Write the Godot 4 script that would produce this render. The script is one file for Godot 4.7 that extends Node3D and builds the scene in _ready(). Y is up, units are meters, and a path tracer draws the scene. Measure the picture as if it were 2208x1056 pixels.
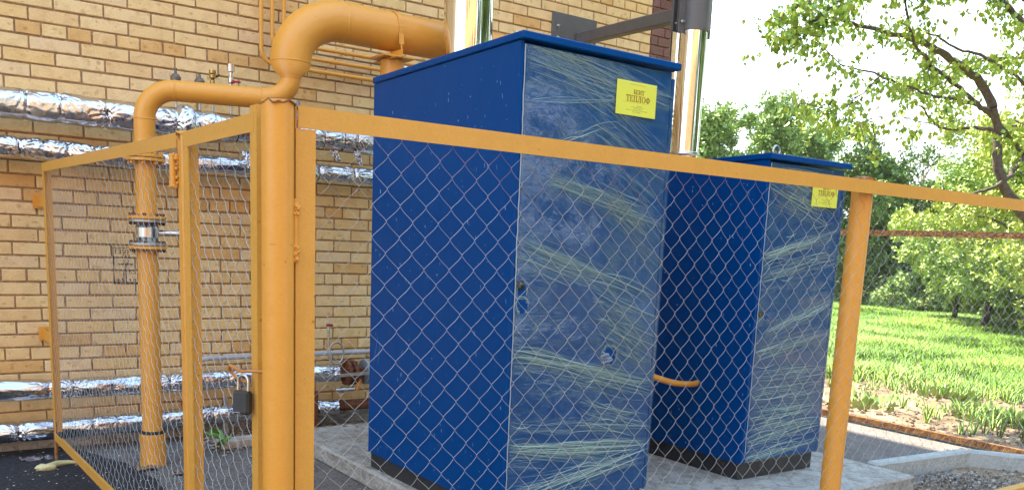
extends Node3D
# A fenced gas heating yard in the shade of a yellow brick building. x runs right along the wall, y up, z out from the wall (wall face at z = 0). Metres.

const V := Vector3.ZERO
var rng := RandomNumberGenerator.new()
var M := {}
var taken := {}
var cam_at := Vector3(-0.7274, 1.3313, 5.7815)
var cam_basis := Basis(Vector3(0.81275, 0.044274, 0.580928), Vector3(0.06571, 0.98378, -0.166909), Vector3(-0.578895, 0.173828, 0.796658))

# ---------------------------------------------------------------- geometry
class G:
	var v := PackedVector3Array()
	var n := PackedVector3Array()
	var c := PackedColorArray()
	var uv := PackedVector2Array()
	var idx := PackedInt32Array()
	var col := Color(1, 1, 1)

	func vert(p: Vector3, nn: Vector3, t := Vector2.ZERO) -> int:
		v.append(p); n.append(nn); c.append(col); uv.append(t)
		return v.size() - 1

	func tri_i(a: int, b: int, d: int) -> void:
		var f := (v[b] - v[a]).cross(v[d] - v[a])
		if f.dot(n[a] + n[b] + n[d]) > 0.0:
			idx.append(a); idx.append(d); idx.append(b)
		else:
			idx.append(a); idx.append(b); idx.append(d)

	func quad(a: Vector3, b: Vector3, d: Vector3, e: Vector3, nn: Vector3, uvs := [Vector2(0, 0), Vector2(1, 0), Vector2(1, 1), Vector2(0, 1)]) -> void:
		var i := vert(a, nn, uvs[0])
		vert(b, nn, uvs[1]); vert(d, nn, uvs[2]); vert(e, nn, uvs[3])
		tri_i(i, i + 1, i + 2); tri_i(i, i + 2, i + 3)

	func face(pts: Array, nn: Vector3) -> void:
		var i0 := v.size()
		for p in pts:
			vert(p, nn, Vector2(p.x, p.z))
		for k in range(1, pts.size() - 1):
			tri_i(i0, i0 + k, i0 + k + 1)

	# chamfered box: centre, full size, chamfer, axes
	func box(o: Vector3, s: Vector3, b := 0.002, bs := Basis()) -> void:
		var h := s * 0.5
		b = minf(b, minf(h.x, minf(h.y, h.z)) * 0.9)
		for ax in 3:
			for sg in [-1.0, 1.0]:
				var nn := Vector3.ZERO; nn[ax] = sg
				var u := (ax + 1) % 3
				var w := (ax + 2) % 3
				var p := []
				for q in [[-1, -1], [1, -1], [1, 1], [-1, 1]]:
					var t := Vector3.ZERO
					t[ax] = sg * h[ax]; t[u] = q[0] * (h[u] - b); t[w] = q[1] * (h[w] - b)
					p.append(o + bs * t)
				quad(p[0], p[1], p[2], p[3], bs * nn)
		if b <= 0.0:
			return
		for ax in 3:
			var u := (ax + 1) % 3
			var w := (ax + 2) % 3
			for su in [-1.0, 1.0]:
				for sw in [-1.0, 1.0]:
					var p := []
					for e in [[-1.0, 0], [1.0, 0], [1.0, 1], [-1.0, 1]]:
						var t := Vector3.ZERO
						t[ax] = e[0] * (h[ax] - b)
						t[u] = su * (h[u] - (b if e[1] else 0.0)); t[w] = sw * (h[w] - (0.0 if e[1] else b))
						p.append(o + bs * t)
					var nn := Vector3.ZERO; nn[u] = su; nn[w] = sw
					quad(p[0], p[1], p[2], p[3], bs * nn.normalized())
		for sx in [-1.0, 1.0]:
			for sy in [-1.0, 1.0]:
				for sz in [-1.0, 1.0]:
					var q := Vector3(sx, sy, sz)
					var nn := bs * q.normalized()
					var i := vert(o + bs * (q * Vector3(h.x, h.y - b, h.z - b)), nn)
					vert(o + bs * (q * Vector3(h.x - b, h.y, h.z - b)), nn); vert(o + bs * (q * Vector3(h.x - b, h.y - b, h.z)), nn)
					tri_i(i, i + 1, i + 2)

	# rectangular bar from a to b whose section spans u*w and x*t from the line a-b
	func bar(a: Vector3, b: Vector3, u: Vector3, x: Vector3) -> void:
		var d := (b - a).normalized()
		var P := [a, a + u, a + u + x, a + x]
		var Q := [b, b + u, b + u + x, b + x]
		var mid := (a + b) * 0.5 + (u + x) * 0.5
		for k in 4:
			var m := (k + 1) % 4
			var nn: Vector3 = (P[m] - P[k]).cross(d).normalized()
			var ce: Vector3 = (P[k] + P[m] + Q[k] + Q[m]) * 0.25
			if nn.dot(ce - mid) < 0.0:
				nn = -nn
			quad(P[k], P[m], Q[m], Q[k], nn)
		quad(P[0], P[1], P[2], P[3], -d)
		quad(Q[0], Q[1], Q[2], Q[3], d)

	# angle iron: flat leg along u (width w), second leg along x, thickness t
	func angle(a: Vector3, b: Vector3, u: Vector3, x: Vector3, w := 0.045, t := 0.004) -> void:
		bar(a, b, u * w, x * t)
		bar(a + x * t, b + x * t, u * t, x * (w - t))

	# smooth tube along a path; one radius or one per point
	func tube(path: Array, rad, sides := 12, cap := true) -> void:
		var m := path.size()
		var t0: Vector3 = (path[1] - path[0]).normalized()
		var side := t0.cross(Vector3.UP if absf(t0.y) < 0.9 else Vector3.RIGHT).normalized()
		var i0 := v.size()
		var run := 0.0
		for k in m:
			var t: Vector3 = (path[mini(k + 1, m - 1)] - path[maxi(k - 1, 0)]).normalized()
			side = (side - t * side.dot(t)).normalized()
			var up := t.cross(side)
			var r: float = rad[k] if rad is Array else rad
			if k > 0:
				run += path[k].distance_to(path[k - 1])
			for s in sides + 1:
				var a := TAU * s / sides
				var nn := side * cos(a) + up * sin(a)
				vert(path[k] + nn * r, nn, Vector2(float(s) / sides, run))
		for k in m - 1:
			for s in sides:
				var a := i0 + k * (sides + 1) + s
				tri_i(a, a + 1, a + sides + 2); tri_i(a, a + sides + 2, a + sides + 1)
		if cap:
			for e in [0, m - 1]:
				var t: Vector3 = (path[1] - path[0]).normalized() * -1.0 if e == 0 else (path[m - 1] - path[m - 2]).normalized()
				var i := vert(path[e], t)
				for s in sides + 1:
					vert(v[i0 + e * (sides + 1) + s], t)
				for s in sides:
					tri_i(i, i + 1 + s, i + 2 + s)

	# turned shape: profile of Vector2(radius, distance along axis), hard edges between bands
	func turn(o: Vector3, axis: Vector3, prof: Array, sides := 20) -> void:
		axis = axis.normalized()
		var e1 := axis.cross(Vector3.UP if absf(axis.y) < 0.9 else Vector3.RIGHT).normalized()
		var e2 := axis.cross(e1)
		for k in prof.size() - 1:
			var p: Vector2 = prof[k]
			var q: Vector2 = prof[k + 1]
			var sl := Vector2(q.y - p.y, -(q.x - p.x)).normalized()
			var i0 := v.size()
			for s in sides + 1:
				var a := TAU * s / sides
				var d := e1 * cos(a) + e2 * sin(a)
				var nn := (d * sl.x + axis * sl.y).normalized()
				vert(o + d * p.x + axis * p.y, nn, Vector2(float(s) / sides, p.y)); vert(o + d * q.x + axis * q.y, nn, Vector2(float(s) / sides, q.y))
			for s in sides:
				var a := i0 + s * 2
				tri_i(a, a + 1, a + 3); tri_i(a, a + 3, a + 2)

	func rod(a: Vector3, b: Vector3, r: float, sides := 16, bev := 0.001) -> void:
		var l := a.distance_to(b)
		turn(a, b - a, [Vector2(0, 0), Vector2(r - bev, 0), Vector2(r, bev), Vector2(r, l - bev), Vector2(r - bev, l), Vector2(0, l)], sides)

	func ball(o: Vector3, r: Vector3, rings := 6, sides := 10) -> void:
		var i0 := v.size()
		for k in rings + 1:
			var a := PI * k / rings
			for s in sides + 1:
				var b := TAU * s / sides
				var d := Vector3(sin(a) * cos(b), cos(a), sin(a) * sin(b))
				vert(o + d * r, (d / r).normalized())
		for k in rings:
			for s in sides:
				var a := i0 + k * (sides + 1) + s
				tri_i(a, a + 1, a + sides + 2); tri_i(a, a + sides + 2, a + sides + 1)

	func hexnut(o: Vector3, axis: Vector3, r: float, h: float) -> void:
		turn(o, axis, [Vector2(0, 0), Vector2(r, 0), Vector2(r, h * 0.8), Vector2(r * 0.85, h), Vector2(0, h)], 6)

	func mesh() -> ArrayMesh:
		var a := []
		a.resize(Mesh.ARRAY_MAX)
		a[Mesh.ARRAY_VERTEX] = v; a[Mesh.ARRAY_NORMAL] = n; a[Mesh.ARRAY_COLOR] = c; a[Mesh.ARRAY_TEX_UV] = uv; a[Mesh.ARRAY_INDEX] = idx
		var am := ArrayMesh.new()
		am.add_surface_from_arrays(Mesh.PRIMITIVE_TRIANGLES, a)
		return am

# ---------------------------------------------------------------- naming
func numbered(called: String) -> String:
	taken[called] = taken.get(called, -1) + 1
	return called if taken[called] == 0 else "%s_%03d" % [called, taken[called]]

func put(called: String, g, m: Material, parent: Node = self) -> MeshInstance3D:
	var o := MeshInstance3D.new()
	o.mesh = g.mesh() if g is G else g
	o.material_override = m
	if parent == self:
		o.name = numbered(called)
	else:
		var k := 0
		var nm := called
		while parent.has_node(nm):
			k += 1
			nm = "%s_%03d" % [called, k]
		o.name = nm
	parent.add_child(o, true)
	return o

func tag(o: Node, label: String, category := "", group := "") -> Node:
	o.set_meta("label", label)
	if category: o.set_meta("category", category)
	if group: o.set_meta("group", group)
	return o

func thing(called: String, label: String, category: String, at := Vector3.ZERO, group := "") -> Node3D:
	var o := Node3D.new()
	o.name = numbered(called)
	add_child(o, true)
	o.position = at
	tag(o, label, category, group)
	return o

func structure(called: String, g, m: Material) -> MeshInstance3D:
	var o := put(called, g, m)
	o.set_meta("kind", "structure")
	return o

func stuff(o: Node) -> Node:
	o.set_meta("kind", "stuff")
	return o

func scatter(called: String, mesh: Mesh, m: Material, xf: Array, cols: Array, parent: Node = self) -> MultiMeshInstance3D:
	var mm := MultiMesh.new()
	mm.transform_format = MultiMesh.TRANSFORM_3D
	mm.use_colors = cols.size() > 0
	mm.mesh = mesh
	mm.instance_count = xf.size()
	for i in xf.size():
		mm.set_instance_transform(i, xf[i])
		if cols.size() > 0:
			mm.set_instance_color(i, cols[i])
	var o := MultiMeshInstance3D.new()
	o.multimesh = mm
	o.material_override = m
	o.name = numbered(called) if parent == self else called
	parent.add_child(o, true)
	return o

# ---------------------------------------------------------------- materials
func noise(freq: float, oct := 4, sd := 1) -> FastNoiseLite:
	var f := FastNoiseLite.new()
	f.noise_type = FastNoiseLite.TYPE_SIMPLEX_SMOOTH
	f.frequency = freq
	f.fractal_octaves = oct
	f.seed = sd
	return f

# base colour, layers [frequency, amount, low, high, colour], specks [count, rmin, rmax, colour, alpha]
func surf_tex(sz: int, base: Color, layers: Array, specks := [], sd := 1) -> ImageTexture:
	var px := PackedColorArray()
	px.resize(sz * sz)
	px.fill(base)
	var q := sd
	for l in layers:
		q += 7
		var im := noise(l[0], 4, q).get_seamless_image(sz, sz)
		im.convert(Image.FORMAT_L8)
		var d := im.get_data()
		for i in sz * sz:
			px[i] = px[i].lerp(l[4], l[1] * smoothstep(l[2], l[3], d[i] / 255.0))
	var r := RandomNumberGenerator.new()
	r.seed = sd
	for s in specks:
		for k in s[0]:
			var cx := r.randi() % sz
			var cy := r.randi() % sz
			var rad := r.randf_range(s[1], s[2])
			var sx := r.randf_range(0.6, 1.5)
			var e := int(ceil(rad * 1.6))
			for y in range(-e, e + 1):
				for x in range(-e, e + 1):
					var dd := Vector2(x * sx, y / sx).length() / rad
					if dd < 1.0:
						var at := posmod(cy + y, sz) * sz + posmod(cx + x, sz)
						px[at] = px[at].lerp(s[3], s[4] * minf(1.0, (1.0 - dd) * 2.5))
	var by := PackedByteArray()
	by.resize(sz * sz * 3)
	for i in sz * sz:
		by[i * 3] = int(clampf(px[i].r, 0, 1) * 255.0); by[i * 3 + 1] = int(clampf(px[i].g, 0, 1) * 255.0); by[i * 3 + 2] = int(clampf(px[i].b, 0, 1) * 255.0)
	return ImageTexture.create_from_image(Image.create_from_data(sz, sz, false, Image.FORMAT_RGB8, by))

func bump_tex(sz: int, freq: float, oct: int, strength: float, sd := 3) -> NoiseTexture2D:
	var t := NoiseTexture2D.new()
	t.width = sz; t.height = sz; t.seamless = true
	t.noise = noise(freq, oct, sd)
	t.as_normal_map = true
	t.bump_strength = strength
	return t

func mat(rough: float, metal := 0.0, colr := Color.WHITE) -> StandardMaterial3D:
	var m := StandardMaterial3D.new()
	m.roughness = rough; m.metallic = metal; m.albedo_color = colr
	return m

func tri_mat(tex: Texture2D, scale: float, rough: float, bump: Texture2D = null, depth := 1.0, metal := 0.0) -> StandardMaterial3D:
	var m := mat(rough, metal)
	m.albedo_texture = tex
	m.uv1_triplanar = true; m.uv1_world_triplanar = true
	m.uv1_scale = Vector3.ONE * scale
	if bump:
		m.normal_enabled = true; m.normal_texture = bump; m.normal_scale = depth
	return m

func hx(s: String) -> Color:
	return Color.html(s)

func make_materials() -> void:
	var fine := bump_tex(512, 0.06, 5, 6.0, 3)
	var soft := bump_tex(512, 0.02, 3, 5.0, 9)
	# face bricks: one grain, several fired tints
	var grain := surf_tex(512, hx("f4f0ea"), [[0.012, 0.35, 0.35, 0.75, hx("d9cdbd")], [0.09, 0.3, 0.4, 0.8, hx("ffffff")]], [[400, 0.6, 1.4, hx("8a7458"), 0.25], [90, 3.0, 12.0, hx("a89276"), 0.3]], 5)
	M.bricks = []
	for t in ["e9ca92", "e7c68c", "ebcc97", "e5c28a", "e6c283", "e5c798", "eaca90", "dbaf6e"]:
		var b := tri_mat(grain, 1.6, 0.82, fine, 0.25)
		b.albedo_color = hx(t)
		M.bricks.append(b)
	M.brown = []
	for t in ["7d5a50", "86615a", "745048"]:
		var b := tri_mat(grain, 1.6, 0.85, fine, 0.6)
		b.albedo_color = hx(t)
		M.brown.append(b)
	M.mortar = tri_mat(surf_tex(256, hx("ab8c69"), [[0.03, 0.5, 0.3, 0.8, hx("7f6b55")], [0.15, 0.4, 0.5, 0.9, hx("ab9678")]], [], 8), 2.0, 0.95, fine, 0.8)
	M.concrete = tri_mat(surf_tex(512, hx("a9a59c"), [[0.01, 0.6, 0.35, 0.75, hx("8b857b")], [0.05, 0.35, 0.5, 0.8, hx("bdb9b1")], [0.2, 0.3, 0.5, 0.9, hx("6f6a62")], [0.022, 0.5, 0.58, 0.72, hx("7a7060")]], [[260, 1, 3, hx("5e574c"), 0.6], [40, 2, 5, hx("d8d4cb"), 0.5]], 11), 0.9, 0.85, fine, 0.7)
	M.kerb = tri_mat(surf_tex(512, hx("a8ada8"), [[0.015, 0.5, 0.4, 0.8, hx("8d918b")], [0.12, 0.3, 0.5, 0.9, hx("bfc3be")]], [[120, 1, 2.5, hx("5e5f59"), 0.6]], 12), 1.2, 0.85, fine, 0.5)
	M.asphalt = tri_mat(surf_tex(512, hx("6e6762"), [[0.008, 0.5, 0.35, 0.7, hx("5a534f")], [0.02, 0.35, 0.5, 0.8, hx("857b72")], [0.2, 0.5, 0.45, 0.8, hx("8d857d")]], [[500, 0.8, 2.2, hx("35312e"), 0.7], [120, 1, 3, hx("b0a698"), 0.55]], 13), 0.8, 0.92, fine, 1.0)
	M.tar = tri_mat(surf_tex(512, hx("26262a"), [[0.02, 0.5, 0.4, 0.8, hx("1b1b1e")], [0.2, 0.5, 0.45, 0.8, hx("37373b")]], [[150, 0.6, 1.5, hx("807c74"), 0.6]], 14), 1.0, 0.85, fine, 1.6)
	M.soil = tri_mat(surf_tex(512, hx("97826a"), [[0.01, 0.7, 0.35, 0.7, hx("64503a")], [0.03, 0.4, 0.5, 0.8, hx("8c785c")], [0.15, 0.4, 0.5, 0.9, hx("54432f")]], [[300, 1, 3, hx("96845f"), 0.6], [200, 1, 3, hx("463625"), 0.6]], 15), 0.35, 0.95, fine, 1.2)
	M.lawn = tri_mat(surf_tex(512, hx("71803f"), [[0.01, 0.6, 0.35, 0.7, hx("8d7f55")], [0.04, 0.5, 0.4, 0.8, hx("5c7430")]], [], 16), 0.2, 0.95, fine, 1.0)
	# ochre gas paint, brushed on thick
	M.paint = tri_mat(surf_tex(1024, hx("d89638"), [[0.006, 0.30, 0.35, 0.75, hx("d29433")], [0.02, 0.12, 0.5, 0.8, hx("dca450")], [0.09, 0.16, 0.5, 0.85, hx("b97b2c")]], [[200, 0.5, 1.6, hx("7a4c20"), 0.6], [22, 2.5, 5.0, hx("6e4320"), 0.55]], 21), 1.1, 0.4, soft, 0.2)
	M.rail = tri_mat(surf_tex(1024, hx("d2993c"), [[0.005, 0.35, 0.35, 0.75, hx("c89236")], [0.03, 0.2, 0.5, 0.8, hx("d8a455")], [0.1, 0.2, 0.5, 0.85, hx("ae762c")]], [[260, 0.5, 1.8, hx("6a4020"), 0.65], [30, 3.0, 6.0, hx("77491f"), 0.5]], 22), 1.2, 0.48, fine, 0.06)
	M.rust_rail = tri_mat(surf_tex(512, hx("9c6c34"), [[0.02, 0.8, 0.4, 0.65, hx("643f24")], [0.07, 0.5, 0.5, 0.8, hx("ad7a3c")]], [[90, 1, 4, hx("3f2213"), 0.7]], 23), 1.5, 0.7, fine, 0.6)
	M.rust = tri_mat(surf_tex(256, hx("6e3d22"), [[0.04, 0.7, 0.4, 0.7, hx("46261a")], [0.1, 0.5, 0.5, 0.8, hx("96582c")]], [], 24), 3.0, 0.9, fine, 0.8)
	M.blue = tri_mat(surf_tex(512, hx("00407e"), [[0.006, 0.3, 0.35, 0.75, hx("034886")], [0.05, 0.15, 0.5, 0.8, hx("003b73")]], [[26, 0.5, 1.1, hx("b9c4d4"), 0.8]], 31), 0.9, 0.38, soft, 0.22)
	M.blue.metallic_specular = 0.2
	M.flecked = side_paint()
	M.flecked.metallic_specular = 0.2
	M.plinth = tri_mat(surf_tex(256, hx("2a2a2c"), [[0.03, 0.5, 0.4, 0.8, hx("3a3836")]], [[60, 1, 3, hx("6a625a"), 0.5]], 32), 1.2, 0.6, soft, 0.2)
	# aluminium foil lagging
	M.foil = mat(0.24, 1.0, hx("d8d8dc"))
	M.foil.uv1_triplanar = true; M.foil.uv1_world_triplanar = true; M.foil.uv1_scale = Vector3.ONE * 2.2
	M.foil.normal_enabled = true; M.foil.normal_texture = bump_tex(512, 0.025, 4, 9.0, 41); M.foil.normal_scale = 0.22
	M.chrome = mat(0.07, 1.0, hx("e6e4e0"))
	M.chrome.normal_enabled = true; M.chrome.normal_texture = bump_tex(512, 0.006, 2, 4.0, 42); M.chrome.normal_scale = 0.18
	M.chrome.uv1_scale = Vector3(2, 0.25, 1)
	M.galv = tri_mat(surf_tex(256, hx("b3aea4"), [[0.05, 0.5, 0.4, 0.8, hx("948d82")]], [], 43), 2.0, 0.45, soft, 0.3, 0.75)
	M.steel = mat(0.3, 1.0, hx("c8c6c2"))
	M.bonnet = mat(0.5, 0.6, hx("6f675c"))
	M.brass = mat(0.35, 1.0, hx("a98f5c"))
	M.bracket = tri_mat(surf_tex(256, hx("5c5856"), [[0.02, 0.4, 0.4, 0.8, hx("514d4b")]], [[20, 1, 2, hx("8b8682"), 0.5]], 44), 1.0, 0.42, soft, 0.2)
	M.greyplastic = mat(0.5, 0.0, hx("7d868d"))
	M.palegrey = mat(0.5, 0.0, hx("a9a9ac"))
	M.redplastic = mat(0.4, 0.0, hx("a02028"))
	M.orange = mat(0.45, 0.0, hx("c9792a"))
	M.dark = mat(0.7, 0.0, hx("1d1a18"))
	M.lock = tri_mat(surf_tex(256, hx("303030"), [[0.03, 0.5, 0.4, 0.8, hx("3d3b39")]], [[30, 1, 2, hx("5a5753"), 0.5]], 45), 6.0, 0.55, soft, 0.3)
	M.wire = mat(0.4, 0.5)
	M.wire.vertex_color_use_as_albedo = true
	M.wirepaint = mat(0.5, 0.0, hx("b97a3c"))
	M.bark = tri_mat(surf_tex(256, hx("5c5148"), [[0.03, 0.7, 0.4, 0.7, hx("3b332c")], [0.1, 0.5, 0.5, 0.8, hx("74685c")]], [], 51), 3.0, 0.95, fine, 1.5)
	M.leaf = mat(0.5)
	M.leaf.vertex_color_use_as_albedo = true
	M.leaf.backlight = Color(0.9, 1.0, 0.45)
	M.leaf.cull_mode = BaseMaterial3D.CULL_DISABLED
	M.farleaf = M.leaf
	M.weed_leaf = M.leaf.duplicate()
	M.weed_leaf.vertex_color_use_as_albedo = false
	M.weed_leaf.albedo_color = hx("5f8a35")
	M.ink = mat(0.8, 0.0, hx("2b241f"))
	M.red_ink = mat(0.7, 0.0, hx("8e4a22"))
	M.foam = tri_mat(surf_tex(256, hx("d9cf9a"), [[0.05, 0.6, 0.4, 0.8, hx("b5a870")]], [], 52), 6.0, 0.8, fine, 1.0)
	M.stone = mat(0.9)
	M.stone.vertex_color_use_as_albedo = true
	M.plaster = tri_mat(surf_tex(256, hx("b78c62"), [[0.02, 0.4, 0.4, 0.8, hx("a87e56")]], [], 53), 0.2, 0.9)
	M.glass = mat(0.08, 0.0, hx("28323a"))
	M.plank = tri_mat(surf_tex(256, hx("b7aa98"), [[0.02, 0.6, 0.4, 0.8, hx("8f8270")]], [[40, 1, 3, hx("6c6152"), 0.6]], 54), 2.0, 0.9, fine, 0.8)

# blue powder coat with dried white drips and scratches, mapped once over a cabinet side
func side_paint() -> StandardMaterial3D:
	var w := 640
	var h := 960
	var im := Image.create_empty(w, h, false, Image.FORMAT_RGB8)
	im.fill(hx("00407e"))
	var r := RandomNumberGenerator.new()
	r.seed = 77
	for k in 330:
		var x := r.randi() % w
		var y := r.randi() % h
		var l := 1 + int(pow(r.randf(), 4.0) * 10.0)
		var wd := 1 + int(r.randf() > 0.6)
		var cc := hx("00407e").lerp(hx("ccd6e2"), r.randf_range(0.5, 1.0))
		for j in l:
			for i in wd:
				var xx := x + i + int(j * 0.25 * (1 if k % 3 else 0))
				if xx < w and y + j < h:
					im.set_pixel(xx, y + j, cc)
	for s in [[44, 640, -20, 70], [58, 652, -12, 60], [40, 120, 6, 16], [90, 95, 10, 12]]:
		for j in s[3]:
			var xx: int = s[0] + int(float(j) * s[2] / s[3])
			im.set_pixel(clampi(xx, 0, w - 1), s[1] + j, hx("8fa4c0"))
	var m := mat(0.36)
	m.albedo_texture = ImageTexture.create_from_image(im)
	m.normal_enabled = true; m.normal_texture = bump_tex(512, 0.012, 3, 3.0, 33); m.normal_scale = 0.2
	return m

# stretch film. Two things make it up: a clear glossy sheet that is creased (normals), and a milky layer whose opacity is how many plies lie there.
# bands: [u0, v0, u1, v1, strands, spread, strength]; returns [clear sheet, milky layer, strands as list of [p, q, bow, half width, strength]]
func film_mat(w: int, h: int, bands: Array, holes: Array, sd: int, haze: float) -> Array:
	var a := PackedFloat32Array()
	a.resize(w * h)
	var hb := PackedFloat32Array()
	hb.resize(w * h)
	var n1 := noise(0.0045, 5, sd)
	var n2 := noise(0.016, 4, sd + 1)
	var n3 := noise(0.05, 3, sd + 2)
	for y in h:
		for x in w:
			# plies are drawn out along the wrapping direction, with clinging patches where the film lies tight
			var ply := 0.5 + 0.9 * n1.get_noise_2d(x * 0.45 - y * 0.1, y * 1.7)
			var cling := smoothstep(0.02, 0.10, n2.get_noise_2d(x * 0.8 + y * 0.3, y))
			var f := n3.get_noise_2d(x * 0.35, y * 2.2)
			a[y * w + x] = haze * clampf(ply * 1.1 + 0.35 * f, 0.15, 1.3) * (1.0 - 0.8 * cling)
			hb[y * w + x] = 0.35 + 0.25 * n2.get_noise_2d(x * 0.5, y * 1.3) + 0.12 * f + 0.12 * cling
	var r := RandomNumberGenerator.new()
	r.seed = sd
	var strands := []
	for b in bands:
		for k in int(b[4]):
			var o := r.randfn(0.0, 0.5) * float(b[5])
			var o2: float = o * r.randf_range(0.4, 1.3)
			var t0 := r.randf() * 0.6 if r.randf() < 0.75 else 0.0
			var t1 := minf(1.0, t0 + r.randf_range(0.12, 0.7))
			var p := Vector2(lerpf(b[0], b[2], t0), lerpf(b[1], b[3], t0) + lerpf(o, o2, t0))
			var q := Vector2(lerpf(b[0], b[2], t1), lerpf(b[1], b[3], t1) + lerpf(o, o2, t1))
			var al: float = b[6] * (r.randf_range(0.15, 0.6) if r.randf() < 0.7 else r.randf_range(0.7, 1.3))
			var wd := r.randf_range(0.5, 1.1) if r.randf() < 0.8 else r.randf_range(1.2, 3.2)
			var bow := r.randfn(0.0, 0.006)
			if k % 2 == 0:
				strands.append([p, q, bow, wd * 0.0007, al])
			var n := int(maxf(absf(q.x - p.x) * w, absf(q.y - p.y) * h)) + 1
			for i in n:
				var t := float(i) / n
				var x := lerpf(p.x, q.x, t) * w
				var y := (lerpf(p.y, q.y, t) + bow * sin(t * PI)) * h
				var f := al * minf(1.0, minf(t, 1.0 - t) * 5.0)
				var xi := int(x)
				if xi < 0 or xi >= w:
					continue
				for yy in range(int(y - wd - 1), int(y + wd + 2)):
					if yy >= 0 and yy < h:
						var g := clampf(1.0 - absf(yy - y) / (wd + 0.5), 0.0, 1.0) * f
						var at := yy * w + xi
						a[at] = minf(0.7, a[at] + 0.95 * g * (1.0 - a[at]))
						hb[at] = minf(1.0, hb[at] + g * 0.5)
	for hl in holes:
		for y in range(maxi(0, int((hl[1] - hl[3] * 1.6) * h)), mini(h, int((hl[1] + hl[3] * 1.6) * h))):
			for x in range(maxi(0, int((hl[0] - hl[2] * 1.6) * w)), mini(w, int((hl[0] + hl[2] * 1.6) * w))):
				var d := Vector2((x / float(w) - hl[0]) / hl[2], (y / float(h) - hl[1]) / hl[3]).length() + 0.22 * n2.get_noise_2d(x * 2.0, y * 2.0)
				if d < 0.9: a[y * w + x] = 0.0
				elif d < 1.05: a[y * w + x] = 0.6
				elif d < 1.35: a[y * w + x] = minf(0.6, a[y * w + x] + (1.35 - d) * 0.5)
	var by := PackedByteArray()
	by.resize(w * h * 4)
	var hy := PackedByteArray()
	hy.resize(w * h)
	for i in w * h:
		by[i * 4] = 134; by[i * 4 + 1] = 166; by[i * 4 + 2] = 160
		by[i * 4 + 3] = int(clampf(a[i], 0.0, 1.0) * 255.0)
		hy[i] = int(clampf(hb[i], 0.0, 1.0) * 255.0)
	var him := Image.create_from_data(w, h, false, Image.FORMAT_L8, hy)
	him.convert(Image.FORMAT_RGB8)
	him.bump_map_to_normal_map(3.0)
	var nt := ImageTexture.create_from_image(him)
	var clear := mat(0.14, 0.0, Color(0.5, 0.75, 0.68, 0.025))
	clear.transparency = BaseMaterial3D.TRANSPARENCY_ALPHA
	clear.normal_enabled = true
	clear.normal_texture = nt
	clear.normal_scale = 1.0
	clear.cull_mode = BaseMaterial3D.CULL_DISABLED
	var milky := mat(0.3)
	milky.albedo_texture = ImageTexture.create_from_image(Image.create_from_data(w, h, false, Image.FORMAT_RGBA8, by))
	milky.transparency = BaseMaterial3D.TRANSPARENCY_ALPHA
	milky.normal_enabled = true
	milky.normal_texture = nt
	milky.normal_scale = 0.7
	milky.cull_mode = BaseMaterial3D.CULL_DISABLED
	return [clear, milky, strands, holes]

# ---------------------------------------------------------------- ready
func _ready() -> void:
	rng.seed = 20240
	var cam := Camera3D.new()
	cam.name = "camera"
	cam.projection = Camera3D.PROJECTION_FRUSTUM
	cam.near = 0.05
	cam.far = 400.0
	cam.size = 2.0 * 0.05 * 528.0 / 1923.8
	cam.frustum_offset = Vector2(0.0, 0.05 * 332.0 / 1923.8)
	cam.transform = Transform3D(cam_basis, cam_at)
	add_child(cam)
	cam.current = true
	var env := Environment.new()
	env.background_mode = Environment.BG_SKY
	var sm := ProceduralSkyMaterial.new()
	sm.sky_top_color = hx("93b3d8")
	sm.sky_horizon_color = hx("eef4f8")
	sm.sky_curve = 0.22
	sm.sky_energy_multiplier = 1.0
	sm.ground_bottom_color = hx("6e6a5c")
	sm.ground_horizon_color = hx("b9b8a8")
	sm.sun_angle_max = 40.0
	var sky := Sky.new()
	sky.sky_material = sm
	env.sky = sky
	env.tonemap_mode = Environment.TONE_MAPPER_LINEAR
	env.tonemap_exposure = 4.6
	env.sdfgi_enabled = true
	env.ssao_enabled = true
	env.ssil_enabled = true
	env.fog_enabled = true
	env.fog_density = 0.0006
	env.fog_light_color = hx("e8f0ea")
	var we := WorldEnvironment.new()
	we.name = "world"
	we.environment = env
	add_child(we)
	var sun := DirectionalLight3D.new()
	sun.name = "sun"
	sun.light_energy = 1.6
	sun.light_color = Color(1.0, 0.95, 0.86)
	sun.light_angular_distance = 0.5
	sun.shadow_enabled = true
	add_child(sun)
	sun.look_at_from_position(Vector3.ZERO, Vector3(0.04, -1.5, 1.0))
	make_materials()
	build_ground()
	build_wall()
	build_neighbour()
	build_cabinets()
	build_gas_pipe()
	build_wall_pipes()
	build_flues()
	build_fence()
	build_lagging()
	build_small()
	build_litter()
	build_trees()
	build_grass()

func in_view(p: Vector3, margin := 0.1) -> bool:
	var q := cam_basis.inverse() * (p - cam_at)
	if q.z > -0.2:
		return false
	var u := (q.x / -q.z) * 1923.8 / 1104.0
	var w := ((q.y / -q.z) * 1923.8 - 332.0) / 528.0
	return absf(u) < 1.0 + margin and absf(w) < 1.0 + margin * 2.0

# pixel-free distance to the camera, used only to rank pieces by how large they show
func nearness(p: Vector3) -> float:
	return p.distance_to(cam_at)

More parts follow.
